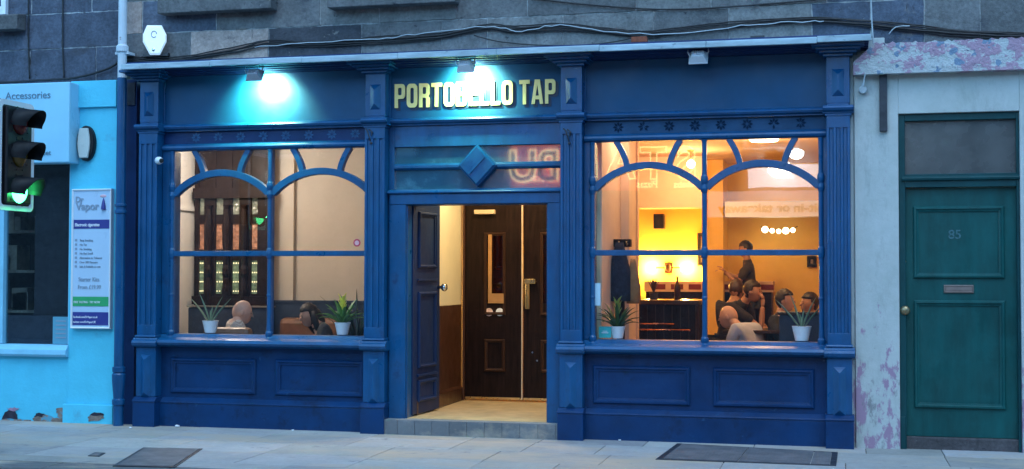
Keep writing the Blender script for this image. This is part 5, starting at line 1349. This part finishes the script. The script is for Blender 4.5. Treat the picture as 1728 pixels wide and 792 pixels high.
def coat(x, y, z0, z1, w, m, label):
    b = MB(); n = 18; N = 7; rings = []
    rg = random.Random(int(x*1000))
    for j in range(N):
        t_ = j/(N-1); zz = z1+(z0-z1)*t_; ww = w*(.35+.65*min(1, t_*2.2)); ring = []
        for k in range(n):
            a = 2*PI*k/n; fo = 1+.12*math.sin(5*a+rg.random()*.4)*t_; ring.append(b.bm.verts.new((x+ww*.5*math.cos(a)*fo, y+ww*.30*math.sin(a)*fo, zz)))
        rings.append(ring)
    for p_, q_ in zip(rings, rings[1:]):
        for k in range(n): f = b.bm.faces.new((p_[k], p_[(k+1)%n], q_[(k+1)%n], q_[k])); f.smooth = True
    b.bm.faces.new(rings[0]); b.bm.faces.new(rings[-1])
    tag(b.build('hanging_coat', m), label, 'coat', 'coats on the stand')
coat(cxs+.01, CSY-.12, Z(508,CSY,1041), Z(410,CSY,1041), .20, M('navy_wool', (.02,.025,.05), .9, .3, 20, .4, 60), 'navy coat hanging on the dark coat stand')
coat(cxs+.13, CSY-.08, Z(512,CSY,1041), Z(438,CSY,1041), .12, M('tan_cloth', (.38,.20,.08), .9, .2, 20, .4, 60), 'tan jacket hanging on the dark coat stand')
# wall lamp with two glowing shades
lp = at(1127, 452, YR-.12); wl = thing('wall_lamp', (lp.x, YR, lp.z-.1), 'double wall lamp glowing on the yellow wall of the right room', 'lamp')
b = MB(); b.ball((lp.x, YR-.10, lp.z), (.045,.04,.055), 14, 10); b.box(lp.x-.05, lp.x+.05, YR-.06, YR-.001, lp.z-.07, lp.z+.07); b.tube([(lp.x-.20,YR-.10,lp.z), (lp.x+.20,YR-.10,lp.z)], .012); b.build('bracket', WOODM, wl)
for s in (-1, 1):
    b = MB(); b.lathe([(.018,-.05),(.03,-.02),(.034,.03),(.030,.035)], (lp.x+s*.20, YR-.13, lp.z), 16); b.build('lamp_shade', emis('lit_shade', (1,.62,.14), 30), wl)
    light('wall_lamp_bulb', 'POINT', (lp.x+s*.22, YR-.11, lp.z+.0), 62, (1,.56,.11), .06)
# speaker, pictures
c = at(1113, 374, YR-.1); b = MB(); b.box(c.x-.07, c.x+.07, YR-.20, YR-.02, c.z-.10, c.z+.10); b.lathe([(.045,0),(.03,.012),(.0,.014)], (c.x, YR-.212, c.z-.03), 12, 'y'); b.box(c.x-.02, c.x+.02, YR-.02, YR-.001, c.z-.02, c.z+.02)
tag(b.build('loudspeaker', BLACK, bevel=.01), 'small black loudspeaker high on the yellow wall', 'loudspeaker')
def picture(px0, py0, px1, py1, Y, m, label):
    a, c = at(px0, py1, Y), at(px1, py0, Y); t = thing('framed_picture', ((a.x+c.x)/2, Y, a.z), label, 'picture', 'pictures on the yellow wall')
    b = MB(); b.ring(a.x, c.x, a.z, c.z, Y-.001, .045, .03); b.box(a.x+.005, c.x-.005, Y-.005, Y+.02, a.z+.005, c.z-.005); b.build('frame', BLACK, t)
    b = MB(); b.box(a.x+.045, c.x-.045, Y-.009, Y-.006, a.z+.045, c.z-.045); b.build('print', m, t); return t
picture(1177, 393, 1221, 449, YR-.03, M('blue_red_print', (.16,.18,.32), .4, .6, 2, .0, spots=[(2.2,.52,(.26,.06,.05),.05)]), 'larger dark framed picture with a blue print, left of the standing man')
picture(1362, 432, 1378, 451, YR-.03, M('sepia_print', (.25,.14,.07), .4, .7, 9, 0), 'small dark framed picture at the right end of the yellow wall')
# long low back shelf with a striped cloth
sh = thing('back_shelf', (X(1230,6.0), 6.2, FZ), 'low back shelf with a pale red striped cloth along the yellow wall', 'shelf')
b = MB(); xs0, xs1 = X(1090,6.0,490), X(1302,6.0,490); b.box(xs0, xs1, 6.0, 6.45, FZ, Z(493,6.0,1200)); b.build('cabinet', WOOD, sh)
b = MB(); b.box(xs0-.02, xs1+.02, 5.97, 6.46, Z(493,6.0,1200)+.001, Z(475,6.0,1200)); b.build('cloth', M('pale_orange_cloth', (.70,.50,.36), .8, .1), sh)
b = MB()
for k in range(7): b.box(xs0+.1+k*(xs1-xs0)/7, xs0+.26+k*(xs1-xs0)/7, 5.965, 5.9695, Z(489,6.0,1200), Z(480,6.0,1200))
b.build('red_stripes', M('dark_red_cloth', (.16,.02,.02), .8, .2), sh)
bn = thing('panelled_booth', (X(1345,1.2), 1.2, FZ), 'dark blue panelled booth end behind the right hand aloe', 'bench')
b = MB(); b.box(X(1316,1.3,560), XRR-.02, 1.2, 1.28, FZ, Z(531,1.3,1340)); b.build('back_panel', DADO, bn, bevel=.005)
b = MB(); b.box(X(1316,1.3,560)-.02, XRR-.02, 1.18, 1.30, Z(531,1.3,1340)+.001, Z(526,1.3,1340)); b.build('top_rail', WOODR, bn, bevel=.005)
table('pub_table', X(1295,3.2,560), 3.2, .74, .9, .7, 'wooden pub table under the leaning man')
table('pub_table', X(1205,1.2,575), 1.0, .70, .7, .6, 'dark pub table before the shaven headed man')
# ceiling lamps: opal globes
def globe(px, py, Y, e, label, colr=(1,.60,.25), hot=(1,.75,.4)):
    p = at(px, py, Y); t = thing('pendant_lamp', (p.x, Y, p.z-.08), label, 'lamp', 'opal pendant lamps')
    b = MB(); b.ball((p.x, Y, p.z), .05, 16, 12); b.build('globe', emis('lit_globe_%d' % int(hot[2]*10), hot, 9), t)
    b = MB(); b.tube([(p.x, Y, p.z+.045), (p.x, Y, CZ-.001)], .006, 6); b.lathe([(.04,CZ-.02),(.04,CZ-.001)], (p.x,Y,0), 12); b.build('stem', BRASS, t)
    light('pendant_bulb', 'POINT', (p.x, Y, p.z-.13), e, colr, .09); return t
globe(1166, 277, 4.4, 16, 'lit pendant lamp seen through the arched head left of the centre column')
globe(1009, 290, 2.9, 14, 'lit pendant lamp at the left edge of the right window')
def flush(x, y, e, label, colr):
    t = thing('ceiling_lamp', (x, y, CZ), label, 'lamp', 'round lamps flush with the pub ceiling')
    b = MB(); b.lathe([(.14,CZ-.055),(.16,CZ-.03),(.16,CZ-.001)], (x,y,0), 20); b.build('diffuser', emis('lit_flush_diffuser', (1,.80,.55), 5), t)
    light('ceiling_bulb', 'POINT', (x, y, CZ-.17), e, colr, .10)
flush(-6.72, 1.95, 30, 'unseen round lamp added on the ceiling to brighten the white side wall', (1,.92,.84))  # lamp out of view, added to brighten the white side wall
flush(X(540,1.7), 1.7, 5, 'round lamp flush with the cream ceiling above the woman', (1,.84,.66))
flush(X(1290,3.0), 3.0, 24, 'round lamp flush with the ceiling over the seated drinkers', (1,.64,.30))
flush(X(1100,1.0), 1.0, 4, 'round lamp flush with the ceiling close behind the right window', (1,.70,.44))
# glowing bulbs stand in for lit sign lettering mirrored in the pane
fb = thing('mirrored_glow_bulbs', at(1315, 392, 6.0), 'short row of five glowing bulbs standing in for mirrored sign lettering', 'mirrored sign lettering')
b = MB(); P_ = [at(x_, y_, 6.05) for x_, y_ in ((1284,382),(1291,385),(1303,387),(1314,388),(1326,387),(1338,386),(1346,382))]; b.tube(P_, .005, 5); b.build('wire', BLACK, fb)
for q, r_ in zip(P_[1:-1], (.042,.03,.03,.042,.03)):
    b = MB(); b.ball((q.x, q.y, q.z-.02), r_, 12, 8); b.build('glow_bead', emis('mirrored_sign_glow', (1,.88,.55), 6), fb)
# lobby lamp
lb = thing('lobby_lamp', (-3.05, 1.0, CZ), 'lit round ceiling lamp inside the lobby', 'lamp')
b = MB(); b.lathe([(.13,CZ-.07),(.15,CZ-.03),(.15,CZ-.001)], (-3.05,1.0,0), 20); b.build('diffuser', emis('lit_lobby_diffuser', (1,.78,.45), 6), lb)
light('lobby_bulb', 'AREA', (-3.05, 1.0, CZ-.09), 17, (1,.74,.40), .25, (-3.05,1.0,0))

# ================================================================== ACROSS THE STREET (seen mirrored in the glass)
OY = -14.53
op = thing('opposite_building', (-4, OY-.5, -.1), 'dark stone building across the street, mirrored in the pub windows', 'building')
b = MB(); b.box(-45, 30, OY-6, OY-.12, -.2, 6.6)
for f in b.bm.faces: b._tone([f], (.26,.26,.27))
b.build('wall', STONEM, op)
for k in range(14):
    x = -22+k*2.6; f_ = MB(); f_.ring(x-.55, x+.55, 3.9, 5.6, 0, .09, .05); f_.xf(Matrix.Translation((0, OY-.119, 0)) @ Matrix.Diagonal((1,-1,1,1))); wf = f_.build('window', WHITEP, op)
    MB().box(x-.47, x+.47, OY-.119, OY-.11, 3.98, 5.52).build('pane', FANP, wf)
MIR = 2*.138-OY       # plane of the mirror image
def mx(px, py): return at(px, py, MIR)
tsn = thing('takeaway_sign', (mx(1000,285).x, OY, mx(1000,330).z), 'red lit takeaway fascia sign mirrored in the pub glass', 'sign')
zs0, zs1 = mx(1000,322).z, mx(1000,232).z; xs0, xs1 = mx(862,280).x, mx(1192,280).x
MB().box(xs0, xs1, OY-.12, OY, zs0, zs1).build('panel', emis('lit_red_panel', (.85,.10,.12), .55), tsn)
YL = emis('lit_yellow_letter', (1,.80,.35), 3.4); DKL = M('dark_letter', (.01,.02,.05), .5, .1)
H = mx(1100,248).z-mx(1100,302).z
for ch, px in (('S',1158),('T',1103),('A',1047),('R',990),('B',925),('U',882)):
    p = mx(px, 300 if px > 950 else 305)
    text(ch, H*1.38, YL, tsn, 'sign_letter', (p.x, OY+.012, p.z), '+y', .01, .95, .035, 'CENTER')
    text(ch, H*1.38, DKL, tsn, 'letter_face', (p.x, OY+.026, p.z), '+y', .01, .95, .004, 'CENTER')
for s, px in (('Kebabs',1160),('Pizzas',1092)):
    p = mx(px, 316); text(s, .20, YL, tsn, 'sign_text', (p.x, OY+.02, p.z), '+y', .01, .9, .004, 'CENTER')
p = mx(905, 307); text('tel: 0131 669', .17, YL, tsn, 'sign_text', (p.x, OY+.02, p.z), '+y', .01, .9, .003, 'CENTER')
cs2 = thing('cafe_sign', (mx(1300,340).x, OY, mx(1300,367).z), 'pale floodlit sign board across the street, mirrored in the right window', 'sign')
wa_, wb_ = mx(1262,300).x, mx(1380,300).x
MB().box(mx(1190,340).x, wb_+.4, OY-.12, OY, mx(1300,366).z, mx(1300,322).z).build('lower_panel', emis('lit_pale_panel', (.60,.60,.66), 1.3), cs2)
MB().box(wa_, wb_, OY-.12, OY+.001, mx(1300,316).z, mx(1300,278).z).build('upper_panel', emis('lit_white_panel', (.80,.90,1.0), 2.6), cs2)
p = mx(1300, 358); text('sit-in or takeaway', .24, DKL, cs2, 'sign_text', (p.x, OY+.006, p.z), '+y', .01, 1.15, .008, 'CENTER')
sl = thing('sign_floodlight', (mx(1312,275).x, OY+.35, mx(1312,280).z), 'bright floodlight over the pale sign across the street', 'floodlight')
q = mx(1318, 287); b = MB(); b.ball((q.x, OY+.25, q.z), (.24,.06,.17), 16, 10); b.build('lens', emis('lit_street_flood', (.80,1,1), 30), sl)
q2 = mx(1345, 262); b = MB(); b.ball((q2.x, OY+.25, q2.z), (.13,.05,.10), 16, 10); b.build('lens', emis('lit_street_flood'), sl) if False else b.build('lens', MATS['lit_street_flood'], sl)
q3 = mx(1308,271); b = MB(); b.box(q3.x-.18, q3.x+.18, OY+.32, OY+.5, q3.z-.12, q3.z+.14); b.tube([(q3.x,OY+.4,q3.z), (q3.x,OY-.1,q3.z+.2)], .03); b.build('housing', BLACK, sl)
b = MB(); b.box(-45, 30, OY-.1, OY+2.0, -.3, .0, (.3,.31,.32)); tag(b.build('far_pavement', SLABM), kind='structure')

# ================================================================== LITTER ON THE PAVEMENT
for px, py, lb in ((165,644,''),):
    pass
def scrap(px, py, r, label):
    c = gnd(px, py); b = MB(); vs_ = b.ball((c.x, c.y, GZ+r*.4), (r, r*.8, r*.5), 8, 6); rg = random.Random(px)
    for v in vs_: v.co += Vector((rg.uniform(-1,1), rg.uniform(-1,1), rg.uniform(-1,1)))*r*.25
    for v in vs_: v.co.z = max(v.co.z, GZ+.001)
    tag(b.build('paper_scrap', WHITET), label, 'litter', 'paper scraps on the pavement')
scrap(299, 721, .022, 'largest crumpled white paper scrap at the foot of the left stall riser')
scrap(220, 723, .014, 'small white scrap by the foot of the drainpipe')
scrap(494, 727, .012, 'small white scrap below the middle of the left window')
scrap(1046, 744, .012, 'tiny white scrap at the foot of the right stall riser')

# ================================================================== LIGHT, SKY, CAMERA
w = bpy.data.worlds.new('World'); scene.world = w; w.use_nodes = True
nt = w.node_tree; bg = nt.nodes['Background']
sky = nt.nodes.new('ShaderNodeTexSky'); sky.sky_type = 'NISHITA'; sky.sun_disc = False
SUN_EL, SUN_ROT = R(28), R(200)
sky.sun_elevation = SUN_EL; sky.sun_rotation = SUN_ROT; sky.air_density = 1.0; sky.dust_density = .6; sky.ozone_density = 3.0
tint = nt.nodes.new('ShaderNodeMix'); tint.data_type = 'RGBA'; tint.blend_type = 'MULTIPLY'; tint.inputs[0].default_value = 1
tint.inputs[7].default_value = (.54,.96,1.20,1)
nt.links.new(sky.outputs[0], tint.inputs[6]); nt.links.new(tint.outputs[2], bg.inputs['Color'])
bg.inputs['Strength'].default_value = .15
sun = bpy.data.lights.new('sun', 'SUN'); sun.energy = .8; sun.angle = R(40); sun.color = (.72,.90,1.0)
so = bpy.data.objects.new('sun', sun); COL.objects.link(so); so.location = (0,-20,20)
so.rotation_euler = Vector((-.25,.45,-.86)).to_track_quat('-Z','Y').to_euler()

cam = bpy.data.cameras.new('camera'); co = bpy.data.objects.new('camera', cam); COL.objects.link(co)
cam.sensor_width = 36; cam.lens = FPX/1728*36; cam.clip_end = 500; cam.clip_start = .05
co.matrix_world = Matrix.Translation(CAM) @ Matrix((RT, UP, -FW)).transposed().to_4x4()
scene.camera = co
scene.view_settings.view_transform = 'Standard'; scene.view_settings.look = 'None'; scene.view_settings.gamma = 1
scene.view_settings.exposure = 1.16
scene.render.engine = 'CYCLES'
scene.cycles.use_denoising = True
scene.cycles.max_bounces = 8; scene.cycles.transparent_max_bounces = 16
scene.cycles.sample_clamp_indirect = 6
